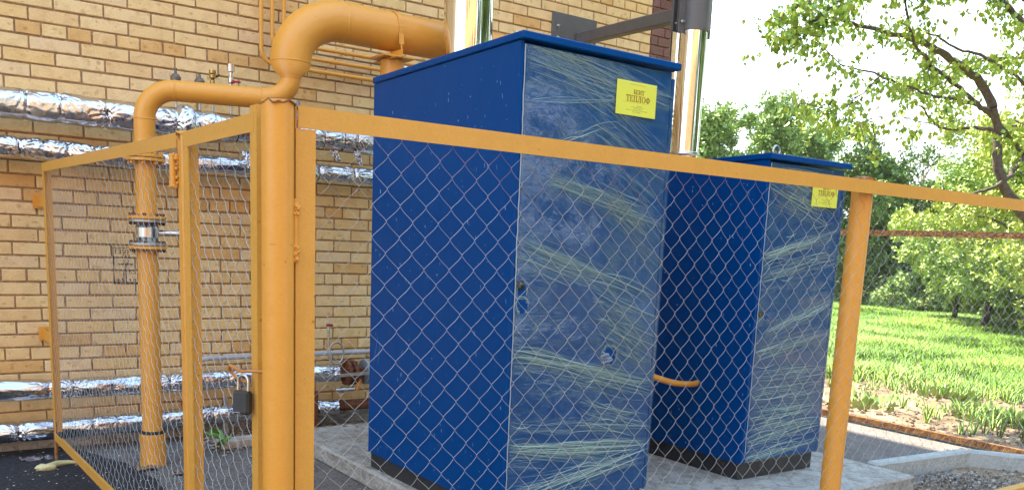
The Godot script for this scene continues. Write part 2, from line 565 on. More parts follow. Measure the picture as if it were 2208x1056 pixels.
# ---------------------------------------------------------------- ground
func sheet(pts: Array, y: float, rag := 0.0, sd := 1) -> G:
	var g := G.new()
	var out := []
	var nz := noise(1.4, 3, sd)
	for k in pts.size():
		var a: Vector2 = pts[k]
		var b: Vector2 = pts[(k + 1) % pts.size()]
		var m := maxi(1, int(a.distance_to(b) / 0.06)) if rag > 0.0 else 1
		m = mini(m, 90)
		for i in m:
			var p := a.lerp(b, float(i) / m)
			p += Vector2(nz.get_noise_2d(p.x * 3.0, p.y * 3.0), nz.get_noise_2d(p.x * 3.0 + 40.0, p.y * 3.0)) * rag
			out.append(p)
	var tri := Geometry2D.triangulate_polygon(PackedVector2Array(out))
	for p in out:
		g.vert(Vector3(p.x, y, p.y), Vector3.UP, p)
	for i in range(0, tri.size(), 3):
		g.tri_i(tri[i], tri[i + 1], tri[i + 2])
	return g

func build_ground() -> void:
	structure("ground", sheet([Vector2(-120, -120), Vector2(120, -120), Vector2(120, 120), Vector2(-120, 120)], -0.004), M.lawn)
	structure("yard_asphalt", sheet([Vector2(-20, -0.02), Vector2(5.78, -0.02), Vector2(5.78, 2.0), Vector2(5.7, 9.0), Vector2(5.7, 30), Vector2(-20, 30)], 0.0), M.asphalt)
	structure("fresh_asphalt", sheet([Vector2(-3, 0.01), Vector2(0.12, 0.01), Vector2(0.3, 0.3), Vector2(0.42, 0.7), Vector2(0.45, 1.0), Vector2(0.4, 1.3), Vector2(0.2, 2.0), Vector2(-0.4, 3.2), Vector2(-3, 4)], 0.006, 0.05, 3), M.tar)
	structure("bare_earth", sheet([Vector2(5.79, -6), Vector2(8.0, -6), Vector2(7.6, -2), Vector2(8.4, 0.2), Vector2(8.1, 1.4), Vector2(9.2, 2.6), Vector2(9.5, 7), Vector2(5.72, 7)], 0.004, 0.09, 4), M.soil)
	structure("sand_patch", sheet([Vector2(4.2, 3.0), Vector2(5.1, 2.92), Vector2(5.45, 3.25), Vector2(5.6, 3.0), Vector2(5.68, 8), Vector2(4.2, 8)], 0.005, 0.04, 5), M.soil)
	# far footpath seen between the trees
	structure("footpath", sheet([Vector2(14, -10.6), Vector2(40, -8.4), Vector2(40, -7.0), Vector2(14, -9.4)], 0.004), M.concrete)
	# concrete slab under the cabinets
	var g := G.new()
	g.box(Vector3(2.757, 0.049, 1.8), Vector3(2.765, 0.102, 2.6), 0.012)
	structure("concrete_slab", g, M.concrete)
	# kerbstones
	for k in [[Vector3(4.17, 0, 2.80), Vector3(5.12, 0, 2.88), "grey kerbstone running from the concrete slab corner towards the back fence"], [Vector3(5.125, 0, 2.885), Vector3(5.5, 0, 3.42), "short grey kerbstone turning off beside the sunlit sand"]]:
		var b := G.new()
		var d: Vector3 = (k[1] - k[0]).normalized()
		var s := d.cross(Vector3.UP)
		var o: Vector3 = (k[0] + k[1]) * 0.5 + Vector3(0, 0.045, 0)
		b.box(o, Vector3(k[0].distance_to(k[1]), 0.13, 0.085), 0.014, Basis(d, Vector3.UP, s))
		tag(put("kerbstone", b, M.kerb), k[2], "kerb")

# ---------------------------------------------------------------- brick building
const ROW0 := 2.4796
func build_wall() -> void:
	var wall := thing("brick_building", "yellow brick building wall with raked dark joints and brown brick corner", "building")
	var g := G.new()
	g.box(Vector3(1.28, 6.3, -0.16), Vector3(7.56, 12.6, 0.30), 0.0)
	put("mortar", g, M.mortar, wall)
	g = G.new()
	g.box(Vector3(-10.25, 6.3, -0.159), Vector3(15.5, 12.6, 0.318), 0.0)
	g.box(Vector3(1.28, 8.6, -0.004), Vector3(7.54, 7.9, 0.01), 0.0)
	g.box(Vector3(-6.5, 6.3, -6.3), Vector3(23.1, 12.6, 11.9), 0.0)
	put("upper_wall", g, M.bricks[0], wall)
	g = G.new()
	g.box(Vector3(1.25, 0.072, 0.002), Vector3(7.4, 0.148, 0.03), 0.006)
	put("plinth", g, M.concrete, wall)
	g = G.new()
	g.box(Vector3(-6.7, 12.75, -6.0), Vector3(23.5, 0.3, 12.8), 0.02)
	put("roof", g, M.bracket, wall)
	# bricks
	var meshes := {}
	for s in [0.25, 0.12]:
		meshes[s] = []
		for k in 3:
			var b := G.new()
			b.box(Vector3.ZERO, Vector3(s - 0.001 * k, 0.0635 + 0.0008 * k, 0.03), 0.0022 + 0.001 * k)
			meshes[s].append(b.mesh())
	var list := []
	for b in range(-20, 32):
		var y := ROW0 - 0.075 * b + 0.0375
		if y < 0.15 or y > 4.62:
			continue
		var head := posmod(b - 2, 6) == 0
		var step := 0.13 if head else 0.26
		var off := 0.013 if head else (0.08 if posmod(b, 2) == 1 else 0.208)
		var k0 := int(floor((-2.45 - off) / step))
		var k1 := int(ceil((4.744 - off) / step))
		for k in range(k0, k1):
			var x0 := off + step * k + 0.005
			var x1 := minf(off + step * (k + 1) - 0.005, 4.739)
			if x1 - x0 < 0.03:
				continue
			var kind := rng.randi() % 8 if head or rng.randf() < 0.5 else rng.randi() % 4
			if head and rng.randf() < 0.45: kind = [4, 7, 1][rng.randi() % 3]
			list.append({"p": Vector3((x0 + x1) * 0.5 + rng.randfn(0, 0.0008), y + rng.randfn(0, 0.0007), rng.randf_range(-0.0162, -0.0135)), "w": x1 - x0, "s": 0.12 if head else 0.25, "t": kind, "a": rng.randfn(0, 0.003), "m": M.bricks})
		# brown quoin, two bricks to a course
		var cut := 4.749 + (0.075 if posmod(b, 2) else 0.15)
		for q in [[4.749, cut - 0.004], [cut + 0.004, 4.968]]:
			list.append({"p": Vector3((q[0] + q[1]) * 0.5, y, -0.008 + rng.randfn(0, 0.001)), "w": q[1] - q[0], "s": 0.12, "t": rng.randi() % 3, "a": rng.randfn(0, 0.003), "m": M.brown})
	for d in list:
		var p: Vector3 = d.p
		var hid: bool = p.x > 2.1 and p.y < 2.55
		d.r = nearness(p) + (0.0 if in_view(p, 0.02) else 50.0) + (20.0 if hid else 0.0)
	list.sort_custom(func(a, b): return a.r < b.r)
	var rest := {}
	for i in list.size():
		var d: Dictionary = list[i]
		var vr := i % 3
		var full: float = d.s - 0.001 * vr
		var bs := Basis(Vector3(0, 0, 1), d.a).scaled(Vector3(d.w / full, 1, 1))
		var xf := Transform3D(bs, d.p)
		if i < 300:
			var o := put("brick", meshes[d.s][vr], d.m[d.t], wall)
			o.transform = xf
		else:
			var key: Material = d.m[d.t]
			if not rest.has(key):
				rest[key] = SurfaceTool.new()
				rest[key].begin(Mesh.PRIMITIVE_TRIANGLES)
			rest[key].append_from(meshes[d.s][vr], 0, xf)
	var am := ArrayMesh.new()
	var mi := MeshInstance3D.new()
	for key in rest:
		rest[key].commit(am)
		am.surface_set_material(am.get_surface_count() - 1, key)
	mi.mesh = am
	mi.name = "further_bricks"
	wall.add_child(mi)
	stuff(mi)
	# cream strip and crack at the corner
	g = G.new()
	g.box(Vector3(5.02, 6.3, -0.03), Vector3(0.075, 12.6, 0.05), 0.004)
	put("corner_strip", g, M.bricks[5], wall)
	g = G.new()
	g.tube([Vector3(4.978, 0.1, 0.002), Vector3(4.979, 2.6, 0.004), Vector3(4.976, 2.8, 0.012), Vector3(4.979, 5.0, 0.004)], 0.006, 8)
	put("corner_cable", g, M.dark, wall)
	# black painted pipe marker
	var mk := Node3D.new()
	mk.name = "painted_marker"
	wall.add_child(mk)
	tag(mk, "black painted gas pipe marker with frame, letters and figures")
	g = G.new()
	var z := 0.0022
	for b in [[0.545, 1.190, 0.142, 0.004], [0.545, 0.976, 0.142, 0.005], [0.545, 1.092, 0.082, 0.005]]:
		g.box(Vector3(b[0], b[1], z), Vector3(b[2], b[3], 0.001), 0.0)
	for b in [[0.477, 1.083, 0.005, 0.22], [0.613, 1.083, 0.005, 0.22], [0.545, 1.035, 0.005, 0.115]]:
		g.box(Vector3(b[0], b[1], z), Vector3(b[2], b[3], 0.001), 0.0)
	put("frame", g, M.ink, mk)
	for t in [["Г350  Ч", 0.545, 1.166, 0.036], ["ГАЗ", 0.548, 1.137, 0.028], ["2,2", 0.548, 1.108, 0.026], ["0,3", 0.583, 1.045, 0.03], ["В-1", 0.511, 0.994, 0.03], ["1,0", 0.58, 0.994, 0.03]]:
		var o := put("letters", text(t[0], t[3], "Droid Sans"), M.ink, mk)
		o.position = Vector3(t[1], t[2], z)

func text(s: String, height: float, font: String, depth := 0.0008) -> TextMesh:
	var t := TextMesh.new()
	var f := SystemFont.new()
	f.font_names = PackedStringArray([font])
	t.font = f
	t.font_size = 32
	t.pixel_size = height / 32.0
	t.depth = depth
	t.text = s
	t.curve_step = 2.0
	return t

# the sunlit house across the yard, behind the camera, which the chimneys and the foil mirror
func build_neighbour() -> void:
	var h := thing("plastered_house", "peach plastered house across the yard, sunlit", "building", Vector3(-6, 0, 21))
	var g := G.new()
	g.box(Vector3(0, 5.4, 0), Vector3(20, 10.8, 6), 0.02)
	put("wall", g, M.plaster, h)
	g = G.new()
	g.box(Vector3(0, 10.95, 0), Vector3(20.8, 0.3, 6.8), 0.03)
	put("roof", g, M.bracket, h)
	for k in 6:
		for f in 3:
			var w := G.new()
			w.box(Vector3(-8.2 + 3.3 * k, 1.9 + 3.1 * f, -3.0), Vector3(1.3, 1.5, 0.08), 0.01)
			put("window", w, M.glass, h)

# ---------------------------------------------------------------- cabinets
func cabinet(called_label: String, x0: float, x1: float, z0: float, z1: float, yb: float, yt: float, film: Array, side_label: String) -> Node3D:
	var o := thing("boiler_cabinet", called_label, "cabinet", Vector3((x0 + x1) * 0.5, 0.1, (z0 + z1) * 0.5), "blue boiler cabinets on the slab")
	var at := o.position
	var w := x1 - x0
	var d := z1 - z0
	var h := yt - yb
	# body without the front skin
	var g := G.new()
	var fall := 0.031
	g.box(Vector3(0, (yb + yt - fall - 0.006) * 0.5, -0.012) - Vector3(0, 0.1, 0), Vector3(w - 0.01, h - fall - 0.006, d - 0.024), 0.004)
	put("body", g, M.blue, o)
	g = G.new()
	var xs := -w * 0.5
	g.quad(Vector3(xs, yt - fall - 0.1, -d * 0.5), Vector3(xs, yt - 0.1, d * 0.5), Vector3(xs, yb - 0.1, d * 0.5), Vector3(xs, yb - 0.1, -d * 0.5), Vector3.LEFT)
	g.quad(Vector3(xs, yt - 0.1, d * 0.5), Vector3(xs + 0.018, yt - 0.1, d * 0.5), Vector3(xs + 0.018, yb - 0.1, d * 0.5), Vector3(xs, yb - 0.1, d * 0.5), Vector3.BACK)
	g.quad(Vector3(xs + 0.018, yt - 0.1, d * 0.5), Vector3(xs + 0.018, yt - 0.1, d * 0.5 - 0.03), Vector3(xs + 0.018, yb - 0.1, d * 0.5 - 0.03), Vector3(xs + 0.018, yb - 0.1, d * 0.5), Vector3.RIGHT)
	tag(put("side_panel", g, M.flecked, o), side_label)
	g = G.new()
	g.box(Vector3(w * 0.5 - 0.009, (yb + yt - fall) * 0.5 - 0.1, 0), Vector3(0.018, h - fall, d), 0.003)
	put("side_panel", g, M.blue, o)
	# door
	g = G.new()
	g.box(Vector3(0.004, (yb + yt) * 0.5 - 0.1, d * 0.5 - 0.012), Vector3(w - 0.05, h - 0.012, 0.022), 0.004)
	var door := put("door", g, M.blue, o)
	g = G.new()
	g.turn(Vector3(-w * 0.5 + 0.05, (yb + yt) * 0.5 - 0.09, d * 0.5 - 0.002), Vector3.BACK, [Vector2(0.019, 0), Vector2(0.019, 0.007), Vector2(0.014, 0.009), Vector2(0.012, 0.003), Vector2(0, 0.003)], 18)
	put("lock", g, M.dark, door)
	# lid with a folded rim
	g = G.new()
	g.box(Vector3(-0.001, yt + 0.018 - fall * 0.5 - 0.1, 0.012), Vector3(w + 0.016, 0.03, d + 0.03), 0.004, Basis(Vector3.RIGHT, -atan(fall / d)))
	put("lid", g, M.blue, o)
	g = G.new()
	g.box(Vector3(0, (yb + 0.1) * 0.5 - 0.1, -0.012), Vector3(w - 0.03, yb - 0.1, d - 0.03), 0.003)
	put("plinth", g, M.plinth, o)
	for k in [-0.38, 0.32]:
		g = G.new()
		g.hexnut(Vector3(-w * 0.5 + 0.04, yt + (0.008 if k < 0 else 0.028) - 0.1, k * d + (0.1 if k < 0 else 0.14)), Vector3.UP, 0.011, 0.022)
		put("bolt", g, M.steel, o)
	# film: wrinkled sheets drawn over the door and round its edges, and the gathered strands as raised ribs
	var nu := 60
	var nv := 130
	var wn := noise(7.0, 3, int(x0 * 10))
	for layer in 2:
		g = G.new()
		for j in nv + 1:
			for i in nu + 1:
				var u := float(i) / nu
				var t := float(j) / nv
				var p := Vector3(lerpf(xs + 0.02, w * 0.5 + 0.001, u), lerpf(yt - 0.012, yb + 0.004, t) - 0.1, d * 0.5 + 0.0045 + 0.0022 * layer)
				p.z += 0.0022 * wn.get_noise_2d(u * w * 0.5 + t * h * 0.2, t * h)
				if i == 0 or i == nu:
					p.z = d * 0.5 + 0.001 + 0.001 * layer
				var nn := Vector3(0.09 * wn.get_noise_2d(p.x * 0.4 + 30.0, p.y * 0.7) + 0.05 * wn.get_noise_2d(p.x * 2.0, p.y * 3.0 + 9.0), 0.11 * wn.get_noise_2d(p.x * 0.3 + p.y * 0.1, p.y * 0.9 + 60.0) + 0.06 * wn.get_noise_2d(p.x * 1.5, p.y * 4.0), 1.0)
				g.vert(p, nn.normalized(), Vector2(u, t))
		for j in nv:
			for i in nu:
				var torn := false
				for hl in film[3]:
					if Vector2(((i + 0.5) / nu - hl[0]) / hl[2], ((j + 0.5) / nv - hl[1]) / hl[3]).length() < 0.85 + 0.3 * wn.get_noise_2d(i * 3.0, j * 3.0):
						torn = true
				if torn:
					continue
				var a := j * (nu + 1) + i
				g.tri_i(a, a + 1, a + nu + 2); g.tri_i(a, a + nu + 2, a + nu + 1)
		put("stretch_film", g, film[1 - layer], o)
	g = G.new()
	for st in film[2]:
		var p: Vector2 = st[0]
		var q: Vector2 = st[1]
		var prev := []
		for k in 9:
			var t := k / 8.0
			var uv := p.lerp(q, t) + Vector2(0, st[2] * sin(t * PI))
			if uv.x < 0.0 or uv.x > 1.0 or uv.y < 0.0 or uv.y > 1.0:
				prev = []
				continue
			var c := Vector3(lerpf(xs + 0.02, w * 0.5, uv.x), lerpf(yt - 0.012, yb + 0.004, uv.y) - 0.1, d * 0.5 + 0.0072)
			var out := false
			for hl in film[3]:
				out = out or Vector2((uv.x - hl[0]) / hl[2], (uv.y - hl[1]) / hl[3]).length() < 1.0
			if out:
				prev = []
				continue
			var hw: float = st[3] * minf(1.0, 0.15 + 4.0 * minf(t, 1.0 - t))
			var cur := [c + Vector3(0, hw, 0), c + Vector3(0, 0, hw * 1.4), c - Vector3(0, hw, 0)]
			if prev.size() == 3:
				g.quad(prev[0], cur[0], cur[1], prev[1], Vector3(0, 0.8, 0.6))
				g.quad(prev[1], cur[1], cur[2], prev[2], Vector3(0, -0.8, 0.6))
			prev = cur
	stuff(put("film_creases", g, M.film_rib, o))
	# rolled film edge down the hinge side
	g = G.new()
	var pts := []
	var rr := []
	for j in 60:
		var t := float(j) / 59.0
		pts.append(Vector3(xs + 0.021 + 0.003 * wn.get_noise_2d(3.0, t * 9.0), lerpf(yt - 0.012, yb + 0.06, t) - 0.1, d * 0.5 + 0.004))
		rr.append(0.0022 + 0.0016 * absf(wn.get_noise_2d(9.0, t * 14.0)))
	g.tube(pts, rr, 6)
	put("film_edge", g, M.film_roll, o)
	return o

func sticker(o: Node3D, x: float, y: float, w: float, h: float, z: float) -> void:
	var im := Image.create_empty(480, 288, false, Image.FORMAT_RGB8)
	im.fill(hx("d8dc4e"))
	im.fill_rect(Rect2i(0, 0, 480, 8), hx("e4e676"))
	im.fill_rect(Rect2i(150, 22, 190, 5), hx("c9a83a"))
	im.fill_rect(Rect2i(70, 176, 300, 2), hx("b5a63a"))
	var r := RandomNumberGenerator.new()
	r.seed = 5
	for l in [[250, 200, 60], [180, 212, 150], [210, 226, 100], [120, 240, 260], [200, 254, 110]]:
		var x0: int = l[0]
		while x0 < l[0] + l[2]:
			var n := r.randi_range(3, 9)
			im.fill_rect(Rect2i(x0, l[1], n, r.randi_range(3, 6)), hx("6b6a34"))
			x0 += n + r.randi_range(2, 6)
	var m := mat(0.4)
	m.albedo_texture = ImageTexture.create_from_image(im)
	var g := G.new()
	g.quad(Vector3(x, y, z), Vector3(x + w, y, z), Vector3(x + w, y - h, z), Vector3(x, y - h, z), Vector3.BACK)
	g.bar(Vector3(x, y, z - 0.001), Vector3(x + w, y, z - 0.001), Vector3(0, -h, 0), Vector3(0, 0, 0.0006))
	var s := put("paper_label", g, m, o)
	var t1 := put("lettering", text("БЕИТ", h * 0.17, "Droid Serif"), M.red_ink, s)
	t1.position = Vector3(x + w * 0.55, y - h * 0.30, z + 0.0008)
	var t2 := put("lettering", text("ТЕПЛОФ", h * 0.24, "Droid Serif"), M.red_ink, s)
	t2.position = Vector3(x + w * 0.54, y - h * 0.50, z + 0.0008)

func build_cabinets() -> void:
	M.film_roll = mat(0.35, 0.0, hx("8f9db0"))
	M.film_rib = mat(0.22, 0.0, Color(0.72, 0.82, 0.78, 0.45))
	M.film_rib.transparency = BaseMaterial3D.TRANSPARENCY_ALPHA
	var f1 := film_mat(640, 1400, [
		[0.0, 0.0, 1.0, 0.07, 90, 0.05, 0.5], [0.05, 0.0, 0.7, 0.12, 50, 0.05, 0.5], [0.0, 0.225, 0.62, 0.13, 7, 0.008, 0.75], [0.0, 0.11, 1.0, 0.055, 9, 0.012, 0.4], [0.45, 0.12, 1.0, 0.24, 60, 0.07, 0.45], [0.2, 0.14, 0.45, 0.26, 26, 0.05, 0.4],
		[0.15, 0.26, 1.0, 0.345, 80, 0.025, 0.6], [0.55, 0.28, 1.0, 0.42, 110, 0.06, 0.42], [0.0, 0.40, 1.0, 0.53, 70, 0.02, 0.6], [0.0, 0.42, 0.6, 0.50, 50, 0.03, 0.35], [0.5, 0.52, 1.0, 0.60, 90, 0.06, 0.42],
		[0.6, 0.58, 1.0, 0.68, 110, 0.07, 0.5], [0.0, 0.64, 1.0, 0.73, 90, 0.016, 0.75], [0.0, 0.655, 1.0, 0.76, 60, 0.03, 0.4], [0.45, 0.76, 1.0, 0.83, 80, 0.06, 0.42], [0.0, 0.80, 1.0, 0.845, 30, 0.02, 0.4],
		[0.0, 0.855, 1.0, 0.885, 110, 0.02, 0.6], [0.0, 0.86, 0.9, 0.92, 60, 0.03, 0.45], [0.0, 0.985, 1.0, 0.89, 60, 0.03, 0.5], [0.0, 0.95, 1.0, 0.93, 40, 0.03, 0.35]],
		[[0.645, 0.655, 0.055, 0.024], [0.045, 0.505, 0.03, 0.013], [0.05, 0.535, 0.035, 0.018]], 5, 0.11)
	var f2 := film_mat(512, 1200, [
		[0.0, 0.02, 1.0, 0.03, 30, 0.03, 0.35], [0.0, 0.06, 0.8, 0.16, 100, 0.07, 0.5], [0.2, 0.05, 0.9, 0.14, 60, 0.06, 0.5], [0.0, 0.30, 1.0, 0.20, 80, 0.03, 0.55], [0.0, 0.36, 1.0, 0.28, 60, 0.04, 0.45], [0.1, 0.56, 1.0, 0.44, 70, 0.03, 0.55],
		[0.0, 0.63, 1.0, 0.55, 70, 0.03, 0.5], [0.0, 0.70, 1.0, 0.69, 60, 0.04, 0.4], [0.0, 0.76, 1.0, 0.74, 80, 0.05, 0.45], [0.0, 0.84, 1.0, 0.82, 100, 0.05, 0.5], [0.0, 0.92, 1.0, 0.88, 110, 0.06, 0.5], [0.0, 0.985, 1.0, 0.95, 60, 0.02, 0.5]],
		[[0.1, 0.5, 0.03, 0.01]], 17, 0.13)
	var a := cabinet("taller blue boiler cabinet nearest the gate, film wrapped door torn open, lettered yellow label", 1.405, 2.263, 1.55, 2.80, 0.185, 2.105, f1, "blue side panel flecked with white paint drips")
	sticker(a, 1.908 - 1.834, 2.028 - 0.1, 0.233, 0.140, 0.625 + 0.0105)
	var b := cabinet("shorter blue boiler cabinet beside the chimney, film wrapped, with a lifting ring on its lid", 3.057, 3.733, 1.511, 2.711, 0.198, 1.80, f2, "darker blue side panel")
	sticker(b, 3.428 - 3.395, 1.735 - 0.1, 0.226, 0.146, 0.6 + 0.0105)
	var g := G.new()
	var ring := []
	for k in 21:
		var t := TAU * k / 20.0
		ring.append(Vector3(-0.06 + 0.028 * sin(t), 1.875 - 0.1 + 0.028 * cos(t), 0.42))
	g.tube(ring, 0.0065, 8, false)
	g.rod(Vector3(-0.06, 1.835 - 0.1, 0.42), Vector3(-0.06, 1.85 - 0.1, 0.42), 0.012)
	put("lifting_ring", g, M.steel, b)
	# torn shreds of film hanging at the hole
	var t := G.new()
	for s in 5:
		var pts := []
		var r := []
		for k in 9:
			pts.append(Vector3(1.953 - 0.03 + 0.012 * s + 0.01 * sin(k * 1.3 + s), 0.862 - 0.006 * k - 0.004 * s, 2.808 + 0.004 * sin(k + s)) - a.position)
			r.append(0.0035 - 0.0003 * k)
		t.tube(pts, r, 5)
	put("film_shred", t, M.film_roll, a)
	# yellow hose between the cabinets
	g = G.new()
	g.tube(bend([Vector3(2.24, 0.74, 2.30), Vector3(2.5, 0.70, 2.35), Vector3(2.85, 0.60, 2.38), Vector3(3.02, 0.585, 2.36), Vector3(3.07, 0.59, 2.345)], 0.25, 8), 0.017, 12)
	tag(put("gas_hose", g, M.paint), "yellow gas hose strung between the two blue cabinets", "hose")

# round the corners of a polyline
func bend(p: Array, r: float, n: int) -> Array:
	var out := [p[0]]
	for k in range(1, p.size() - 1):
		var a: Vector3 = p[k - 1] - p[k]
		var b: Vector3 = p[k + 1] - p[k]
		var d := minf(r, minf(a.length(), b.length()) * 0.49)
		var s: Vector3 = p[k] + a.normalized() * d
		var e: Vector3 = p[k] + b.normalized() * d
		for i in n + 1:
			var t := float(i) / n
			out.append(s.lerp(p[k], t).lerp(p[k].lerp(e, t), t))
	out.append(p[-1])
	return out

# ---------------------------------------------------------------- the large gas pipe
func build_gas_pipe() -> void:
	var o := thing("gas_pipe", "large ochre gas pipe rising from the ground and bending over to the chimney", "pipe", Vector3(0.515, 0, 0.66))
	var b := o.position
	var r := 0.054
	var hd := Vector3(0.41, 0, 0.144).normalized()
	var top := Vector3(0.515, 2.035, 0.66)
	var c2 := Vector3(1.222, 2.035, 0.908)
	var arc := func(s: Vector3, corner: Vector3, e: Vector3, n: int) -> Array:
		var out := []
		for i in n + 1:
			# true circular sweep between two perpendicular legs
			var t := PI * 0.5 * i / n
			out.append(corner + (s - corner) * (1.0 - sin(t)) + (e - corner) * (1.0 - cos(t)))
		return out
	var riser := G.new()
	riser.rod(Vector3(0, 0.0, 0), Vector3(0, 0.19, 0), 0.069, 28, 0.003)
	put("sleeve", riser, M.paint, o)
	var g := G.new()
	g.turn(Vector3(0, 0.188, 0), Vector3.UP, [Vector2(0.069, 0.0), Vector2(0.066, 0.014), Vector2(0.056, 0.016)], 28)
	put("tar_seal", g, M.dark, o)
	g = G.new()
	g.tube([Vector3(0, 0.19, 0), Vector3(0, 1.20, 0)], r, 28)
	g.tube([Vector3(0, 1.38, 0), Vector3(0, 1.66, 0)], r, 28)
	put("riser", g, M.paint, o)
	var s1 := top - Vector3(0, 0.155, 0)
	var e1 := top + hd * 0.155
	g = G.new()
	g.tube([Vector3(0, 1.68, 0), s1 - b], r, 28)
	put("upper_riser", g, M.paint, o)
	g = G.new()
	g.tube(arc.call(s1 - b, top - b, e1 - b, 18), r, 28)
	put("elbow", g, M.paint, o)
	var s2 := c2 - hd * 0.155
	var e2 := c2 + Vector3(0, 0.118, 0)
	g = G.new()
	g.tube([e1 - b, s2 - b], r, 28)
	put("cross_pipe", g, M.paint, o)
	g = G.new()
	g.tube(arc.call(s2 - b, c2 - b, e2 - b, 18), r, 28)
	put("elbow", g, M.paint, o)
	# reducer, large elbow, large pipe
	g = G.new()
	var R := 0.108
	var tp := []
	var tr := []
	for i in 13:
		var t := i / 12.0
		tp.append(e2 - b + Vector3(0, 0.082 * t, 0))
		tr.append(lerpf(r, R, sin(t * PI * 0.5) * smoothstep(0.0, 0.3, t + 0.02)))
	g.tube(tp, tr, 32)
	put("reducer", g, M.paint, o)
	var s3 := e2 + Vector3(0, 0.082, 0)
	var c3 := Vector3(c2.x, 2.486, 0.908)
	var rad := 0.30
	c3.y = s3.y + 0.005 + rad
	c3.y = 2.492
	var s3b := c3 - Vector3(0, c3.y - s3.y, 0)
	var e3 := c3 + Vector3(0.30, 0, 0)
	g = G.new()
	g.tube(arc.call(s3b - b, c3 - b, e3 - b, 24), R, 36)
	put("large_elbow", g, M.paint, o)
	g = G.new()
	g.tube([e3 - b, Vector3(3.0, 2.492, 0.908) - b], R, 36)
	put("large_pipe", g, M.paint, o)
	g = G.new()
	g.ball(Vector3(3.0, 2.492, 0.908) - b, Vector3(0.05, R, R), 12, 28)
	put("end_cap", g, M.paint, o)
	# welds
	for w in [[s1, Vector3.UP, r], [e1, hd, r], [s2, hd, r], [e2, Vector3.UP, r], [s3, Vector3.UP, R], [e3, Vector3.RIGHT, R]]:
		var q := G.new()
		q.turn(w[0] - b - w[1] * 0.005, w[1], [Vector2(w[2] - 0.001, 0), Vector2(w[2] + 0.002, 0.003), Vector2(w[2] + 0.002, 0.007), Vector2(w[2] - 0.001, 0.01)], 32)
		put("weld", q, M.paint, o)
	# flanges: pair near the top, pair round the steel insert
	for y in [1.662, 1.682, 1.362, 1.203]:
		var q := G.new()
		q.rod(Vector3(0, y, 0), Vector3(0, y + 0.016, 0), 0.1, 32, 0.002)
		put("flange", q, M.paint, o)
	for y in [1.345, 1.222]:
		var q := G.new()
		q.rod(Vector3(0, y, 0), Vector3(0, y + 0.015, 0), 0.096, 32, 0.002)
		put("steel_flange", q, M.galv, o)
	g = G.new()
	g.turn(Vector3(0, 1.237, 0), Vector3.UP, [Vector2(0.05, 0), Vector2(0.062, 0.03), Vector2(0.062, 0.078), Vector2(0.05, 0.108)], 24)
	put("insert", g, M.steel, o)
	g = G.new()
	g.rod(Vector3(0.05, 1.29, 0.02), Vector3(0.15, 1.29, 0.05), 0.016, 14)
	g.rod(Vector3(0.15, 1.29, 0.05), Vector3(0.163, 1.29, 0.054), 0.024, 14)
	put("test_nipple", g, M.steel, o)
	for k in 8:
		var a := TAU * (k + 0.5) / 8.0
		var p := Vector3(cos(a) * 0.082, 0, sin(a) * 0.082)
		for y in [[1.193, 1.242], [1.335, 1.388], [1.65, 1.71]]:
			var q := G.new()
			q.rod(p + Vector3(0, y[0] - 0.006, 0), p + Vector3(0, y[1] + 0.006, 0), 0.006, 8)
			q.hexnut(p + Vector3(0, y[0] - 0.002, 0), Vector3.UP, 0.011, 0.01)
			q.hexnut(p + Vector3(0, y[1] - 0.006, 0), Vector3.UP, 0.011, 0.01)
			put("bolt", q, M.rust if y[0] < 1.6 else M.paint, o)
	# support post with saddle and strap
	var s := thing("pipe_support", "ochre post with strap saddle holding the large gas pipe behind the tall cabinet", "pipe support", Vector3(1.84, 0, 0.908))
	g = G.new()
	g.rod(Vector3.ZERO, Vector3(0, 2.335, 0), 0.066, 28, 0.003)
	put("post", g, M.paint, s)
	g = G.new()
	g.box(Vector3(0.0, 2.345, 0.0), Vector3(0.2, 0.012, 0.2), 0.002)
	put("saddle_plate", g, M.paint, s)
	g = G.new()
	g.bar(Vector3(-0.015, 2.33, -0.13), Vector3(-0.015, 2.33, 0.16), Vector3(0, 0.045, 0), Vector3(-0.005, 0, 0))
	g.bar(Vector3(-0.015, 2.33, -0.13), Vector3(-0.015, 2.33, 0.16), Vector3(0, 0.005, 0), Vector3(-0.04, 0, 0))
	put("cross_angle", g, M.paint, s)
	g = G.new()
	var n := 20
	for k in n:
		var a0 := lerpf(-0.25, PI + 0.25, float(k) / n)
		var a1 := lerpf(-0.25, PI + 0.25, float(k + 1) / n)
		var p0 := Vector3(0, 2.492 + sin(a0) * 0.1105, cos(a0) * 0.1105)
		var p1 := Vector3(0, 2.492 + sin(a1) * 0.1105, cos(a1) * 0.1105)
		g.bar(p0 - Vector3(0.016, 0, 0), p1 - Vector3(0.016, 0, 0), Vector3(0.032, 0, 0), Vector3(0, sin(a0), cos(a0)) * 0.003)
	g.bar(Vector3(-0.016, 2.465, 0.1085), Vector3(-0.016, 2.41, 0.112), Vector3(0.032, 0, 0), Vector3(0, 0, 0.003))
	g.rod(Vector3(0, 2.41, 0.113), Vector3(0, 2.34, 0.116), 0.005, 8)
	put("strap", g, M.paint, s)

